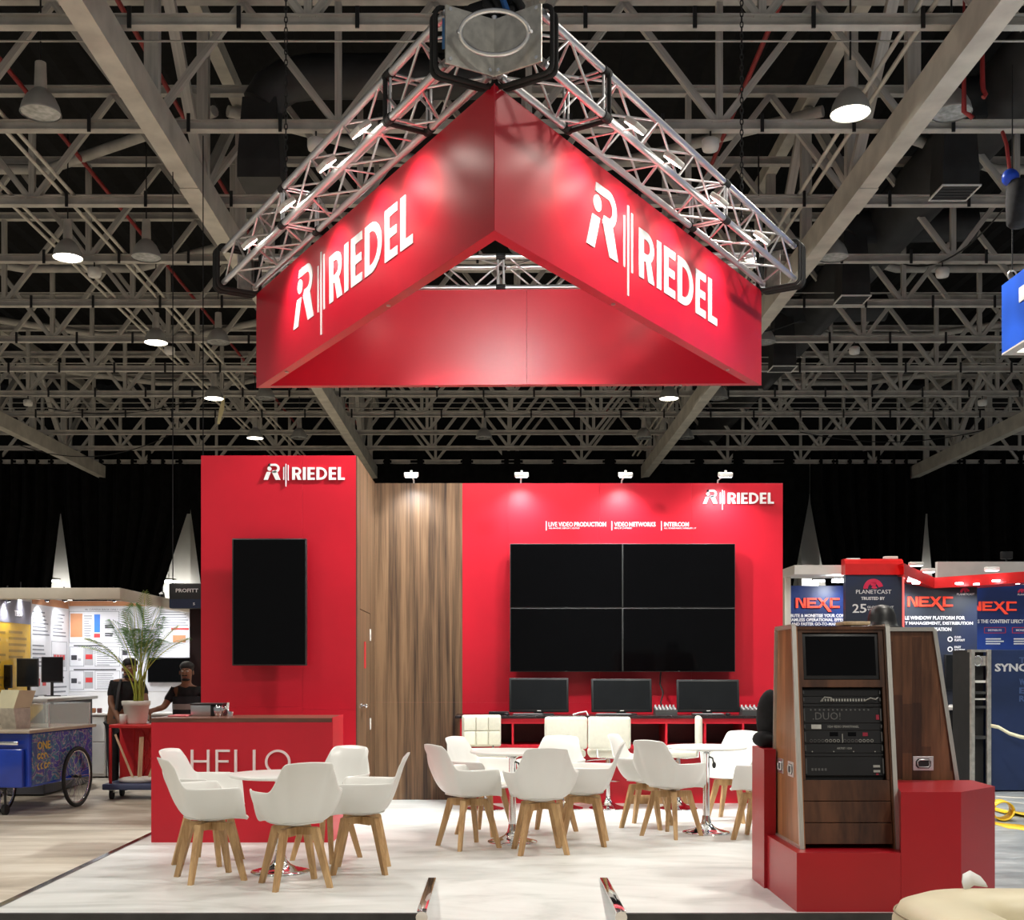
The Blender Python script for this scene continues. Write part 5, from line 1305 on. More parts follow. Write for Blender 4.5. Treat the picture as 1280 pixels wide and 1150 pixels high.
for i in range(16):
    a = i*2.399+.3; lean = .12+.85*((i*7)%16)/16
    ln = 1.30-.35*lean+random.uniform(-.08,.08)
    if i == 0: lean, ln, a = .04, 1.36, 1.0
    d = Vector((math.cos(a), math.sin(a)*.6, 0)); base_ = Vector((.025+.05*math.cos(a*1.7), .05*math.sin(a*1.7), .235))
    pts = []
    for k in range(13):
        u = k/12; pts.append(base_+Vector((.05*u,0,0))+d*(lean*.85*u**1.8)+Vector((0,0,ln*(u-.30*lean*u**3))))
    MB().tube(pts, [.011-.008*k/12 for k in range(13)], 6).build('stem', STEM, pot, False)
    lf = MB()
    for k in range(21):
        u = .50+.50*k/21; j = min(11, int(u*12)); w = u*12-j; p = pts[j].lerp(pts[j+1], w); tg = (pts[j+1]-pts[j]).normalized()
        sd = tg.cross(Vector((0,0,1)) if abs(tg.z) < .98 else d).normalized()
        L_ = .34*math.sin(PI*(.22+.72*(u-.50)/.50))
        for s in (-1,1):
            dirv = (tg*.62+sd*s*.78+Vector((0,0,.08))).normalized(); tip = p+dirv*L_+Vector((0,0,-.07*L_/.3)); mid_ = p+dirv*L_*.5+Vector((0,0,.01))
            wv = dirv.cross(sd*s).normalized().cross(dirv).normalized()*.0056 if dirv.cross(sd).length > .01 else tg*.008
            n = len(lf.v); lf.v += [tuple(p), tuple(mid_+wv), tuple(tip), tuple(mid_-wv)]; lf.f += [(n,n+1,n+2,n+3)]; lf.sm.append(False)
    lf.build('frond', LEAF if i % 4 else LEAFY, pot, False)

# ------------------------------------------------------------------ two men
def skin(name, joints, edges, m, parent, sub=2, root=0):
    me = bpy.data.meshes.new(name); me.from_pydata([j[:3] for j in joints], edges, []); me.update()
    o = bpy.data.objects.new(name, me); COL.objects.link(o); o.parent = parent; me.materials.append(m)
    o.modifiers.new('skin', 'SKIN'); sv = me.skin_vertices[0].data if me.skin_vertices else None
    if sv is None:
        bm = bmesh.new(); bm.from_mesh(me); bm.verts.layers.skin.verify(); bm.to_mesh(me); bm.free(); sv = me.skin_vertices[0].data
    for i, j in enumerate(joints):
        r = j[3]; ry = j[4] if len(j) > 4 else r; sv[i].radius = (r, ry); sv[i].use_root = (i == root)
    s = o.modifiers.new('sub', 'SUBSURF'); s.levels = sub; s.render_levels = sub
    o.modifiers['skin'].use_smooth_shade = True
    return o
def man(loc, label, J, hairside, holds):
    # J: dict of joints in local coordinates (x right in picture, y away, z up)
    t = thing('person', label, 'person', loc)
    names = ['pelvis','spine','chest','neck','head0','shL','elL','wrL','shR','elR','wrR','hipL','knL','anL','toL','hipR','knR','anR','toR']
    rad = dict(pelvis=.125,spine=.12,chest=.14,neck=.055,head0=.07,shL=.06,elL=.043,wrL=.03,shR=.06,elR=.043,wrR=.03,hipL=.085,knL=.06,anL=.042,toL=.035,hipR=.085,knR=.06,anR=.042,toR=.035)
    ix = {n_: i for i, n_ in enumerate(names)}
    js = [(*J[n_], rad[n_]) for n_ in names]
    # head as further skin points
    hx, hy, hz = J['head']
    js += [(hx,hy,hz-.045,.066,.075), (hx,hy,hz+.02,.082,.092), (hx,hy+.01,hz+.085,.062,.07)]
    E = [('pelvis','spine'),('spine','chest'),('chest','neck'),('neck','head0'),('chest','shL'),('shL','elL'),('elL','wrL'),('chest','shR'),('shR','elR'),('elR','wrR'),('pelvis','hipL'),('hipL','knL'),('knL','anL'),('anL','toL'),('pelvis','hipR'),('hipR','knR'),('knR','anR'),('anR','toR')]
    ed = [(ix[a],ix[b]) for a,b in E]+[(ix['head0'],19),(19,20),(20,21)]
    # hands: palm and five fingers
    for w, el in (('wrL','elL'),('wrR','elR')):
        d = (Vector(J[w])-Vector(J[el])).normalized(); s = Vector((0,1,0)).cross(d).normalized(); s = s if s.length > .1 else Vector((1,0,0)); dn = d.cross(s)
        pw = Vector(J[w])+d*.055; js.append((*pw,.03,.02)); pi_ = len(js)-1; ed.append((ix[w],pi_))
        for k, ln in enumerate((.055,.075,.082,.076,.06)):
            off = (k-2)*.018; dd = (d+s*(k-2)*.12+dn*.12).normalized() if k else (d*.5-s*.9).normalized()
            a = pw+s*off+dd*.025; b = a+dd*ln*.6; c = b+(dd+dn*.5).normalized()*ln*.45; n0 = len(js)
            js += [(*a,.009),(*b,.0085),(*c,.007)]; ed += [(pi_,n0),(n0,n0+1),(n0+1,n0+2)]
    skin('body', js, ed, SKIN, t)
    g_ = 1.14
    sh = ['pelvis','spine','chest','shL','shR']; sj = [(*J[a], rad[a]*g_) for a in sh]
    for a, b in (('shL','elL'),('shR','elR')): sj.append((*(Vector(J[a]).lerp(Vector(J[b]),.72)), .062))
    sj.append((*(Vector(J['chest']).lerp(Vector(J['neck']),.75)), .078))
    skin('polo_shirt', sj, [(0,1),(1,2),(2,3),(2,4),(3,5),(4,6),(2,7)], CLOTHB, t)
    lg = ['pelvis','hipL','knL','anL','hipR','knR','anR']; rr = [.14,.1,.078,.062,.1,.078,.062]
    skin('trousers', [(*J[a], r_) for a, r_ in zip(lg, rr)], [(0,1),(1,2),(2,3),(0,4),(4,5),(5,6)], CLOTHB, t)
    for s in 'LR':
        a, b = Vector(J['an'+s]), Vector(J['to'+s]); MB().sphere(tuple(a.lerp(b,.45)-Vector((0,0,.012))), .055, 12, 8, (.85,2.1,.75)).build('shoe', BLACK, t, False)
    hb_ = MB(); hb_.sphere((hx,hy+.028,hz+.092), .093, 16, 10, (.98,1.02,.72)); hb_.sphere((hx,hy+.05,hz+.04), .08, 14, 8, (1.03,.75,1)); hb_.build('hair', HAIR, t, False)
    f = -1
    MB().sphere((hx,hy-.095,hz+.005), .018, 8, 6, (.8,1,1.5)).build('nose', SKIN, t, False)
    for s in (-1,1):
        MB().sphere((hx+s*.032,hy-.082,hz+.03), .012, 8, 6, (1.3,.6,.8)).build('eye', mat('eye_white', (.6,.58,.55), .3), t, False)
        MB().sphere((hx+s*.032,hy-.09,hz+.03), .006, 8, 6).build('pupil', HAIR, t, False)
        MB().box(hx+s*.032-.022,hx+s*.032+.022,hy-.092,hy-.08,hz+.048,hz+.056).build('eyebrow', HAIR, t, False)
        MB().sphere((hx+s*.086,hy+.005,hz+.01), .022, 8, 6, (.4,.8,1.3)).build('ear', SKIN, t, False)
    MB().bbox(hx-.035,hx+.035,hy-.093,hy-.078,hz-.03,hz-.018,.004).build('moustache', HAIR, t, False)
    MB().bbox(hx-.028,hx+.028,hy-.088,hy-.076,hz-.05,hz-.04,.004).build('mouth', mat('lips', (.2,.06,.05), .5), t, False)
    MB().sphere((hx,hy-.03,hz-.075), .05, 10, 8, (1.1,.9,.5)).build('beard', HAIR, t, False)
    return t
Ym = 14.62
def rel(px, py, y=0.0, Y=Ym, ox=0): return ((px-CX)*(Y+y)/FPX-ox, y, HC+(CY-py)*(Y+y)/FPX)
ox = PXX(150,Ym)
q = lambda px, py, y=0.0: rel(px,py,y,Ym,ox)
J1 = dict(pelvis=q(148,899,.05), spine=q(152,880,.02), chest=q(158,861,-.03), neck=q(160.5,849,-.06), head0=q(161,845,-.07), head=q(161.5,838,-.08),
  shL=q(141.5,855,-.02), elL=q(138.5,880,-.10), wrL=q(148,898,-.22), shR=q(177,857,-.02), elR=q(182,876,-.1), wrR=q(178,892,-.2),
  hipL=q(141,906,.05), knL=q(141.5,944,.03), anL=q(142,981,.08), toL=q(142,985,-.08), hipR=q(155,906,.05), knR=q(156,944,.0), anR=q(157,981,.1), toR=q(158,985,-.06))
m1 = man((ox,Ym,0), 'man in black polo shirt leaning on the red trolley behind the palm', J1, 1, None)
Ym2 = 15.0; ox2 = PXX(236,Ym2)
q2 = lambda px, py, y=0.0: rel(px,py,y,Ym2,ox2)
J2 = dict(pelvis=q2(236,902,.03), spine=q2(235,886,.02), chest=q2(233.5,868,.0), neck=q2(233,855,-.02), head0=q2(233,851,-.03), head=q2(233,842,-.04),
  shL=q2(217,864,.0), elL=q2(205,884,-.10), wrL=q2(190.5,888,-.28), shR=q2(252,864,0), elR=q2(257,884,-.05), wrR=q2(255,900,-.18),
  hipL=q2(229,909,.03), knL=q2(229,946,.0), anL=q2(229,980,.06), toL=q2(228,984,-.1), hipR=q2(243,909,.03), knR=q2(244,946,0), anR=q2(245,980,.06), toR=q2(246,984,-.1))
m2 = man((ox2,Ym2,0), 'man in dark vest with grey band reaching out beside the red tower', J2, 1, None)
def band(t, pts, r, m, name):
    b = MB(); n = 24
    for z, rx, ry, cx_, cy_ in pts:
        for i in range(n): a = 2*PI*i/n; b.v.append((cx_+rx*math.cos(a), cy_+ry*math.sin(a), z))
    b.f = [(k*n+i,k*n+(i+1)%n,(k+1)*n+(i+1)%n,(k+1)*n+i) for k in range(len(pts)-1) for i in range(n)]; b.sm = [True]*len(b.f)
    return b.build(name, m, t, False)
zc_ = q2(235,883)[2]; c = q2(235,883)
band(m2, [(zc_-.035,.195,.185,c[0],c[1]),(zc_+.035,.195,.185,c[0],c[1])], 0, mat('reflective_band', (.35,.34,.33), .35), 'reflective_band')
band(m2, [(zc_-.2,.19,.175,c[0],c[1]),(zc_-.035,.19,.18,c[0],c[1]),(zc_+.13,.195,.175,c[0],c[1])], 0, mat('navy_vest', (.018,.02,.026), .8), 'vest')
MB().tube([q(151,850,-.12), q(148,862,-.20), q(146,880,-.20), q(143,898,-.12)], .018, 6).build('bag_strap', mat('grey_strap', (.06,.065,.07), .7), m1, False)
o = MB().lathe([(0,0),(.04,0),(.045,.1),(.04,.12),(0,.12)], 14, Matrix.Translation((PXX(158.5,14.0)-.02,13.93,.875))).build('tape_roll', WHITE_M); tag(o, 'white roll beside the pot on the red trolley', 'roll')
# ------------------------------------------------------------------ right neighbour stand
RY = 18.0
SIGN = mat('navy_graphic', (.012,.022,.07), .4, var=.0, scale=.9, col2=(.015,.06,.32), lo=.45, hi=.75, detail=2)
SIGN_D = mat('charcoal_graphic', (.03,.036,.05), .45, var=.0, scale=.8, col2=(.01,.03,.14), lo=.45, hi=.8, detail=2)
NEON = mat('red_letter', (.85,.07,.035), .4, emit=(1,.08,.04), es=.25)
REDC = mat('red_canopy', (.70,.02,.02), .3, var=.06)
PINK = mat('pink_red_mark', (.75,.03,.1), .4)
def rM(Y): return frame((0,Y-.001,0),(1,0,0),(0,0,1))
def gpanel(label, px0, px1, py0, py1, Y, m):
    t = thing('graphic_panel', label, 'sign panel', (PXX((px0+px1)/2,Y),Y,PZ(py1,Y)), 0, 'printed panels of the right stand')
    MB().bbox(PXX(px0,Y),PXX(px1,Y),Y,Y+.06,PZ(py1,Y),PZ(py0,Y),.004,seg=1,smooth=False).build('board', m, t); return t
def nexc(t, Y, px0, px1, py0, py1):
    # bold joined letters N E X C, the X with a long tail
    M = rM(Y); x0, z0 = PXX(px0,Y), PZ(py1,Y); k = (PXX(px1,Y)-x0)/4.35; h_ = (PZ(py0,Y)-z0)
    S = .22; s2 = .22
    def pr(nm, polys):
        b = MB()
        for p in polys: b.prism([(x0+x*k, z0+y*h_) for x,y in p], 0, .02, M)
        b.build(nm, NEON, t)
    pr('letter', [[(0,0),(S,0),(S,1),(0,1)], [(S,1),(.70,0.0),(.95,0),(.35,1)], [(.78,0),(1.0,0),(1.0,1),(.78,1)]])
    pr('letter', [[(1.13,0),(1.35,0),(1.35,1),(1.13,1)], [(1.35,.8),(2.1,.8),(2.1,1),(1.35,1)], [(1.35,.4),(2.0,.4),(2.0,.6),(1.35,.6)], [(1.35,0),(2.35,0),(2.35,.2),(1.35,.2)]])
    pr('letter', [[(2.2,0),(2.46,0),(3.3,1),(3.04,1)], [(2.2,1),(2.46,1),(3.62,-.38),(3.3,-.38)]])
    pr('letter', [[(3.45,0),(3.67,0),(3.67,1),(3.45,1)], [(3.5,.8),(4.4,.8),(4.4,1),(3.5,1)], [(3.5,0),(4.4,0),(4.4,.2),(3.5,.2)]])
def tline(t, s, px0, px1, py0, py1, Y, m=LETTER, bold=.025, name='lettering'): return text(s, name, PXX(px0,Y), PZ(py1,Y), PXX(px1,Y)-PXX(px0,Y), PZ(py0,Y)-PZ(py1,Y), rM(Y), m, t, bold, .006)
def globe(t, Y, px, py, r):
    M = rM(Y); x, z = PXX(px,Y), PZ(py,Y); R = r*Y/FPX; b = MB()
    b.ring(x, z, R*.55, R, .25, PI, 0, .006, M, 16); b.ring(x+R*.1, z, 0, R*.3, .2, PI*.9, 0, .006, M, 8); b.prism([(x-R*.3,z+R*.35),(x+R*.2,z+R*.2),(x+R*.3,z+R*.6),(x-R*.1,z+R*.6)], 0, .006, M)
    b.build('half_globe_mark', PINK, t)
p = gpanel('navy panel with red NEXC left of the pillar sign', 986, 1060, 732, 830, RY+.3, SIGN)
nexc(p, RY+.3, 994.5, 1048.5, 747.5, 760)
for s, a, b_, y in (('IBUTE & MONETISE YOUR CON', 987, 1056, 767.5), ('EAMLESS OPERATIONAL EFFEC', 987, 1056, 772.7), ('AND FASTER GO-TO-MARKET', 989, 1054, 778)): tline(p, s, a, b_, y, y+4, RY+.3)
tw = thing('pillar_sign', 'tall pillar sign reading PLANETCAST under a curved red hood', 'sign', (PXX(1093,RY-.6),RY-.6,0))
TYP = RY-.6
MB().bbox(PXX(1057,TYP),PXX(1128,TYP),TYP,TYP+.12,0,PZ(718.5,TYP),.004,seg=1,smooth=False).build('board', SIGN_D, tw)
hd = MB(); 
pr_ = [(0,0),(0,.16),(.03,.21),(.08,.24),(.2,.24),(.2,0)]
xa, xb = PXX(1056,TYP), PXX(1129,TYP); zb3 = PZ(718.5,TYP)
hd.v = [(xa,TYP-.02+y,zb3+z) for y,z in pr_]+[(xb,TYP-.02+y,zb3+z) for y,z in pr_]; n = len(pr_); hd.f = [tuple(range(n)), tuple(range(2*n-1,n-1,-1))]+[(i,n+i,n+(i+1)%n,(i+1)%n) for i in range(n)]; hd.sm = [False]*len(hd.f); hd.build('hood', REDC, tw)
MB().box(PXX(1128,TYP),PXX(1130,TYP),TYP-.01,TYP+.02,0,zb3).build('edge_light', mat('lit_red_edge', (.8,.1,.1), .4, emit=(1,.12,.1), es=.8), tw)
globe(tw, TYP, 1091.5, 736, 12.5)
tline(tw, 'PLANETCAST', 1070, 1114, 737.2, 742.2, TYP, LETTER, 0); tline(tw, 'TRUSTED BY', 1076.3, 1106, 746, 750, TYP); tline(tw, '2', 1065.5, 1073.7, 755, 766, TYP, LETTER, .01); tline(tw, '5', 1074.8, 1083, 755, 766, TYP, LETTER, .01)
tline(tw, 'GLOBAL CLIENT', 1084, 1117, 757.5, 760, TYP, LETTER, .01); tline(tw, 'YEARS TRUST', 1084, 1117, 761, 763.3, TYP, LETTER, .01)
for a, b_ in ((1064,1088), (1100,1119)): MB().box(PXX(a,TYP),PXX(b_,TYP),TYP-.006,TYP,PZ(784,TYP),PZ(777,TYP)).build('white_card', PAPER, tw)
p = gpanel('charcoal panel with red NEXC and window platform lettering', 1128, 1221.5, 727, 900, RY, SIGN_D)
nexc(p, RY, 1134, 1190, 745.8, 758.3)
for s, a, b_, y in (('LE WINDOW PLATFORM FOR', 1131, 1206, 770), ('T MANAGEMENT, DISTRIBUTION', 1131, 1216, 777), ('AND MONETISATION', 1135, 1189, 784.3)): tline(p, s, a, b_, y, y+4.6, RY)
globe(p, RY, 1206, 740.5, 6); tline(p, 'PLANETCAST', 1196, 1218, 741.5, 744, RY, LETTER, .01)
for y, l1, l2 in ((795,'CLOUD','PLAYOUT'), (807.5,'FAST','SOLUTIONS')):
    M = rM(RY); b = MB(); b.ring(PXX(1187.5,RY), PZ(y+4,RY), .025, .04, 0, 2*PI, 0, .006, M, 12); b.build('icon', LETTER, p)
    tline(p, l1, 1193, 1201, y, y+2.8, RY, LETTER, .02); tline(p, l2, 1193, 1206, y+3.8, y+6.6, RY, LETTER, .02)
t = thing('wall_screen', 'dark screen on the charcoal panel behind the second rack', 'screen', (PXX(1192,RY),RY-.05,PZ(862,RY)))
MB().bbox(PXX(1180,RY),PXX(1201,RY),RY-.05,RY-.002,PZ(862,RY),PZ(818,RY),.005).build('housing', BEZEL, t); MB().box(PXX(1181,RY),PXX(1200,RY),RY-.053,RY-.05,PZ(861,RY),PZ(819,RY)).build('screen', SCREEN_G, t)
p = gpanel('bright blue panel with red NEXC at the right edge of the picture', 1221, 1300, 731, 900, RY+.8, mat('blue_graphic', (.012,.03,.14), .4, var=.0, scale=.8, col2=(.02,.09,.5), lo=.4, hi=.7, detail=2))
nexc(p, RY+.8, 1213, 1269.5, 752, 763.5); tline(p, 'S THE CONTENT LIFECY', 1222, 1279.5, 774.3, 779, RY+.8)
globe(p, RY+.8, 1277, 741, 5); tline(p, 'PLANETCAST', 1272, 1292, 742, 744.3, RY+.8, LETTER, .01)
for a, b_, s in ((1230,1257,'DISTRIBUTE'), (1265,1292,'MONETISE')):
    frame4(p, rM(RY+.8), PXX(a,RY+.8), PXX(b_,RY+.8), PZ(791.5,RY+.8), PZ(784,RY+.8), REDP, .008, .006); tline(p, s, a+5, b_-5, 786.5, 789, RY+.8, LETTER, .01)
    lines(p, rM(RY+.8), PXX(a+2,RY+.8), PXX(b_-2,RY+.8), PZ(806,RY+.8), PZ(797,RY+.8), 3, LETTER, a, .5, .006)
cn = thing('red_canopy', 'glossy red angled canopy with downlights over the right stand', 'canopy', (PXX(1200,RY),RY-.6,PZ(727,RY)))
def canopy(pts, name):
    b = MB(); n = len(pts)
    for (px,py,Y), (px2,py2) in pts: pass
    return b
cb = MB()
c0, c1, c2 = P(1130,704,RY-.9), P(1168,722,RY-.1), P(1300,713,RY-.9)
for a, b_ in ((c0,c1),(c1,c2)):
    n = len(cb.v); dn = Vector((0,0,-.16)); bk = Vector((0,.9,0))
    cb.v += [tuple(v_) for v_ in (a,b_,b_+dn,a+dn,a+bk,b_+bk,b_+dn+bk,a+dn+bk)]
    cb.f += [(n,n+3,n+2,n+1),(n+3,n+7,n+6,n+2),(n,n+1,n+5,n+4),(n+4,n+5,n+6,n+7)]; cb.sm += [False]*4
cb.build('fascia', REDC, cn)
for i, (px, py, Y) in enumerate(((1133,722,RY-.5),(1139,726,RY-.45),(1145,729,RY-.4),(1199,729.5,RY-.45),(1221,730.5,RY-.4),(1245,726,RY-.7),(1270,729,RY-.5))):
    pz_ = P(px,py,Y); MB().cyl(pz_+Vector((0,0,-.01)), pz_+Vector((0,0,.012)), .055, n=14).build('downlight', LED_C, cn)
    if i % 2 == 0: spot('down_light', cn, pz_-Vector((0,0,.03)), (pz_.x,RY,1.6), PW_BOOTH*1.0, 130, .8, (.9,.95,1), .05)
for i, (px, py, Y, lb) in enumerate(((1066,700.5,RY-.5,'on the left of the pillar sign'), (1113,698,RY-.4,'on the right of the pillar sign'), (1145,705,RY-.55,'right of the pillar sign hood'), (1160,713,RY-.2,'on the bend of the red canopy'), (1240,711,RY-.5,'on the canopy at right'))):
    pz_ = P(px,py,Y); t = thing('canopy_floodlight', f'small white floodlight {lb}', 'floodlight', pz_, 0, 'floodlights on the right stand')
    MB().bbox(pz_.x-.1,pz_.x+.1,Y-.05,Y+.05,pz_.z-.025,pz_.z+.03,.01).build('housing', WHITE_M, t); MB().box(pz_.x-.085,pz_.x+.085,Y-.04,Y+.04,pz_.z-.03,pz_.z-.025).build('lens', LED_C, t)
wp = struct(MB().box(PXX(979,RY+.35),PXX(986.5,RY+.35),RY+.25,RY+.45,0,PZ(722,RY+.35)).build('wall_pillar', CREAMF), 'cream post left of the panels')
o = struct(MB().box(PXX(979,RY+.4),PXX(1058,RY+.4),RY-.3,RY+.5,PZ(722,RY+.35),PZ(711,RY+.35)).build('trim_3', WHITE_M), 'white lintel over the left navy panel')
t = thing('lintel_lamp', 'white lamp glowing under the lintel left of the pillar sign', 'lamp', P(1048,728,RY))
pl_ = P(1048,727,RY); MB().bbox(pl_.x-.12,pl_.x+.1,RY-.2,RY-.05,pl_.z-.02,pl_.z+.03,.01).build('lens', LED_C, t); spot('lintel_light', t, pl_-Vector((0,.15,.06)), (pl_.x-.3,RY+.3,1.8), PW_BOOTH*.7, 150, .8, (.9,.95,1), .05)
o = struct(MB().box(PXX(1172,RY+1),PXX(1310,RY+1),RY+1,RY+1.1,PZ(740,RY+1),PZ(702,RY+1)).build('wall_upper', WHITE_M), 'pale upper wall behind the red canopy')
t = thing('stage_light', 'black floodlight on top of the pale upper wall at right', 'floodlight', P(1258,702,RY+1.05))
pz_ = P(1258,702,RY+1.05); MB().bbox(pz_.x-.09,pz_.x+.09,pz_.y-.04,pz_.y+.04,pz_.z+.04,pz_.z+.16,.01,M=None).build('housing', BLACK, t); MB().box(pz_.x-.012,pz_.x+.012,pz_.y-.012,pz_.y+.012,pz_.z,pz_.z+.05).build('bracket', BLACK, t)
# low white counter and dark cabinet seen between rack and flight case
t = thing('display_counter', 'white topped counter with dark front between rack and flight case', 'counter', (PXX(1195,16.5),16.5,0))
MB().bbox(PXX(1150,16.5),PXX(1214,16.5),16.3,16.9,0,PZ(887,16.5),.005,seg=1,smooth=False).build('body', BLACK, t); MB().bbox(PXX(1150,16.5),PXX(1214,16.5),16.28,16.92,PZ(887,16.5),PZ(883,16.5),.005).build('worktop', WHITE_M, t)
MB().tube([P(1198,930,16.27), P(1200,940,16.26), P(1196,950,16.26), P(1199,960,16.27)], .012, 6).build('chain', CHROME, t)
t = thing('papers', 'white leaflets with red stripe on the far counter', 'papers', P(1200,882,16.5)); pz_ = Vector((PXX(1200,16.5),16.5,PZ(883,16.5)))
MB().bbox(pz_.x-.12,pz_.x+.1,16.4,16.6,pz_.z,pz_.z+.02,.003).build('stack', PAPER, t); MB().box(pz_.x-.1,pz_.x+.02,16.39,16.4,pz_.z+.006,pz_.z+.016).build('stripe', REDP, t)
# flight case
FY = 14.7; fx0, fx1, fx2 = PXX(1213,FY), PXX(1238,FY), PXX(1320,FY); fz = PZ(812,FY)
t = thing('flight_case', 'tall navy flight case with open side and the word SYNC', 'case', ((fx0+fx2)/2,FY,0))
NAVY = mat('navy_case', (.012,.025,.075), .4, var=.0, scale=1.2, col2=(.02,.04,.13))
MB().bbox(fx1,fx2,FY,FY+.75,.02,fz,.006,seg=1,smooth=False).build('case_body', NAVY, t)
for x in (fx0,fx1-.045): MB().bbox(x,x+.05,FY-.02,FY+.03,.02,fz,.004,seg=1,smooth=False).build('aluminium_post', ALU_D, t)
MB().box(fx0+.05,fx1-.046,FY+.1,FY+.7,.02,fz).build('open_bay', BLACK_M, t); MB().box(fx0,fx1,FY,FY+.1,fz-.03,fz).build('top_rail', ALU_D, t)
for py, h_, m in ((826,.12,ALU_D), (852,.03,WHITE_M), (866,.03,BEZEL_G), (874,.02,WHITE_M), (884,.03,BEZEL_G), (922,.04,BEZEL_G)):
    z = PZ(py,FY); MB().box(fx0+.055,fx1-.05,FY+.02,FY+.1,z-h_/2,z+h_/2).build('catch' if h_ > .1 else 'shelf_edge', m, t)
MB().tube([(fx0+.1+.05*math.cos(a),FY+.01,PZ(826,FY)+.06*math.sin(a)) for a in [2*PI*i/14 for i in range(14)]], .012, 6, True).build('handle_ring', CHROME, t)
Mf = frame((0,FY-.001,0),(1,0,0),(0,0,1)); FB = mat('faint_blue_letter', (.06,.10,.24), .5)
text('SYNC', 'lettering', PXX(1243.5,FY), PZ(839.5,FY), PXX(1284,FY)-PXX(1243.5,FY), .10, Mf, mat('silver_letter', (.6,.6,.62), .4), t, .03, .005)
for s, y in (('T',826), ('W',853), ('E',864), ('R',874)): text(s, 'lettering', PXX(1274,FY), PZ(y+3,FY), .07, .075, Mf, FB, t, .03, .005)
TAPE = mat('pale_barrier_tape', (.75,.72,.5), .5)
def strip(name, label, pts, w, m, up=True, cat='tape', group=None):
    b = MB(); n = len(pts)
    for i, p_ in enumerate(pts):
        off = Vector((0,0,w/2)) if up else Vector((0,w/2,0)); b.v += [tuple(Vector(p_)-off), tuple(Vector(p_)+off)]
    b.f = [(2*i,2*i+2,2*i+3,2*i+1) for i in range(n-1)]; b.sm = [True]*(n-1); o = b.build(name, m); o.modifiers.new('t','SOLIDIFY').thickness = .003
    tag(o, label, cat, group); return o
strip('barrier_tape', 'pale barrier tape strung in front of the flight case', [P(1238,907,14.6), P(1248,909,14.5), P(1262,917,14.4), P(1275,921,14.3), P(1300,926,14.1)], .045, TAPE)
def fl(px, py, z=.008): Y = (HC-z)*FPX/(py-CY); return Vector((PXX(px,Y),Y,z))
strip('floor_tape', 'yellow tape flat on the grey floor, farther strip', [fl(1243,1013,.02), fl(1252,1011,.05), fl(1262,1014,.04), fl(1275,1017,.02), fl(1295,1019,.008)], .5, YELT, False, 'tape', 'yellow tapes on the floor')
strip('floor_tape', 'yellow tape curled up on the grey floor, nearer strip', [fl(1243,1030), fl(1255,1031), fl(1270,1034), fl(1295,1036)], .62, YELT, False, 'tape', 'yellow tapes on the floor')
b = MB(); c_ = fl(1260,1026,.0); n = 20
for i in range(n+1):
    a = 2*PI*i/n; b.v += [(c_.x-.09+.1*math.cos(a), c_.y-.12, .11+.085*math.sin(a)), (c_.x-.09+.1*math.cos(a)+.05, c_.y+.12, .11+.085*math.sin(a))]
b.f = [(2*i,2*i+2,2*i+3,2*i+1) for i in range(n)]; b.sm = [True]*n; o = b.build('tape_roll', YELT); o.modifiers.new('t','SOLIDIFY').thickness = .012; tag(o, 'loose loop of yellow tape on the grey floor', 'tape')
strip('floor_tape', 'yellow tape on the grey floor behind the podium corner', [fl(1243,1114), fl(1258,1116), fl(1272,1119)], .2, YELT, False, 'tape', 'yellow tapes on the floor')
WT_ = mat('white_floor_tape', (.65,.65,.6), .5)
strip('floor_tape', 'white line on the grey floor before the flight case, upper', [fl(1238,995), fl(1300,998)], .18, WT_, False, 'tape', 'white floor lines')
strip('floor_tape', 'white line on the grey floor before the flight case, lower', [fl(1250,1000), fl(1300,1007)], .14, WT_, False, 'tape', 'white floor lines')
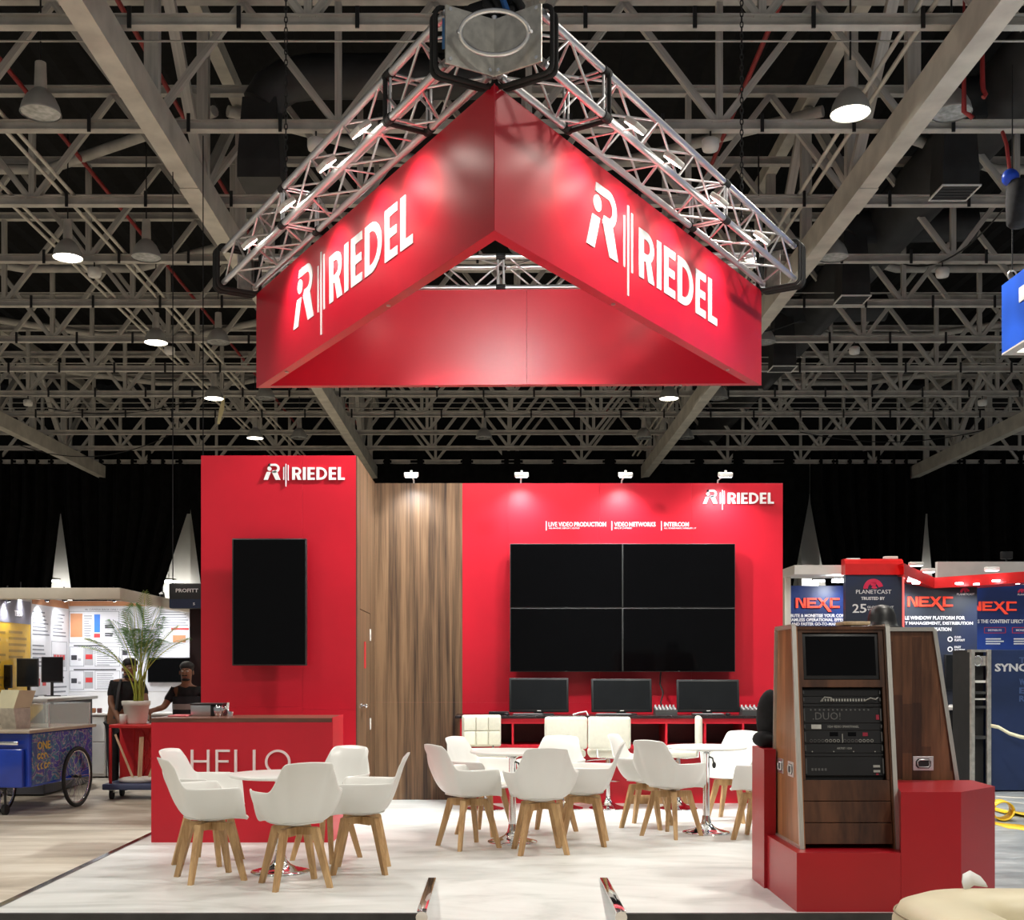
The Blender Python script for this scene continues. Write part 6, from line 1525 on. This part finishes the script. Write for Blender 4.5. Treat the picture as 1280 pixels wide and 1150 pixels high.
# ------------------------------------------------------------------ blue hanging box sign at the right edge
BLS = mat('blue_sign_fabric', (.015,.10,.62), .45, var=.25, scale=1.5, detail=1)
bs = thing('hanging_box_sign', 'blue square hanging sign cut off at the right edge', 'sign', (7.5,12.5,HC+3.75))
bx0, bx1, by0, by1, bz0, bz1 = 5.98, 9.0, 11.0, 14.0, HC+3.746, HC+4.55
for nm_, a in (('side_panel',(bx0,bx0+.04,by0,by1)), ('side_panel',(bx1-.04,bx1,by0,by1)), ('side_panel',(bx0+.041,bx1-.041,by0,by0+.04)), ('side_panel',(bx0+.041,bx1-.041,by1-.04,by1))): MB().box(*a,bz0,bz1).build(nm_, BLS, bs)
fr = MB()
for a in ((bx0,bx1,by0,by0+.12),(bx0,bx1,by1-.12,by1),(bx0,bx0+.12,by0+.12,by1-.12),(bx1-.12,bx1,by0+.12,by1-.12)): fr.box(*a,bz0-.02,bz0-.001)
fr.build('bottom_frame', WHITE_M, bs); MB().box(bx0+.121,bx1-.121,by0+.121,by1-.121,bz0-.015,bz0-.003).build('light_panel', mat('lit_diffuser', (.85,.87,.8), .5, emit=(.95,1,.88), es=1.2), bs)
for y in (13.4,13.05): MB().bbox(bx0-.012,bx0,y-.1,y+.12,bz0+.45,bz0+.62,.005).build('letter_stroke', LETTER, bs)
MB().tube([(bx0+.06+.05*math.cos(a),13.85,bz1+.07+.06*math.sin(a)) for a in [2*PI*i/14 for i in range(14)]], .012, 6, True).build('eye_ring', ALU_D, bs); MB().cyl((bx0+.06,13.85,bz1+.12),(bx0+.06,13.85,HB), .008, n=6).build('wire', BLACK, bs)
t = thing('chain_motor', 'black chain motor bag with blue hook block at the upper right edge', 'hoist', P(1272,285,13.5))
a, b_ = P(1272,285,13.5), P(1272,225,13.5)
MB().lathe([(0,0),(.08,.01),(.12,.05),(.13,.3),(.12,.52),(.06,.55)], 18, Matrix.Translation(a)).build('chain_bag', CLOTHB, t); MB().sphere(tuple(P(1263,222,13.5)), .1, 12, 8, (1,.8,1)).build('hook_block', mat('blue_block', (.01,.06,.5), .35), t)
for px in (1261,1268): MB().cyl(P(px,224,13.5), P(px,245,13.5), .01, n=6).build('chain', CHROME, t)
MB().tube([P(1263,218,13.5), P(1260,196,13.5), P(1258,180,13.5), P(1253,165,13.6)], .022, 6).build('red_sling', CABLE_R, t)
pipe('red_hook', 'small red hook hanging at the upper right', 'hook', [(P(1228,100,14).x,14,HB+1.5), P(1228,100,14), P(1229,112,14), P(1232,118,14), P(1229,122,14)], [.006,.03,.03,.03,.03], CABLE_R, None, 6)
pipe('red_hook', 'small red shackle hanging right of the unlit lamp', 'hook', [(P(1205,140,14).x,14,HB+1.5), P(1205,140,14), P(1212,144,14), P(1216,148,14)], [.006,.03,.03,.03], CABLE_R, None, 6)
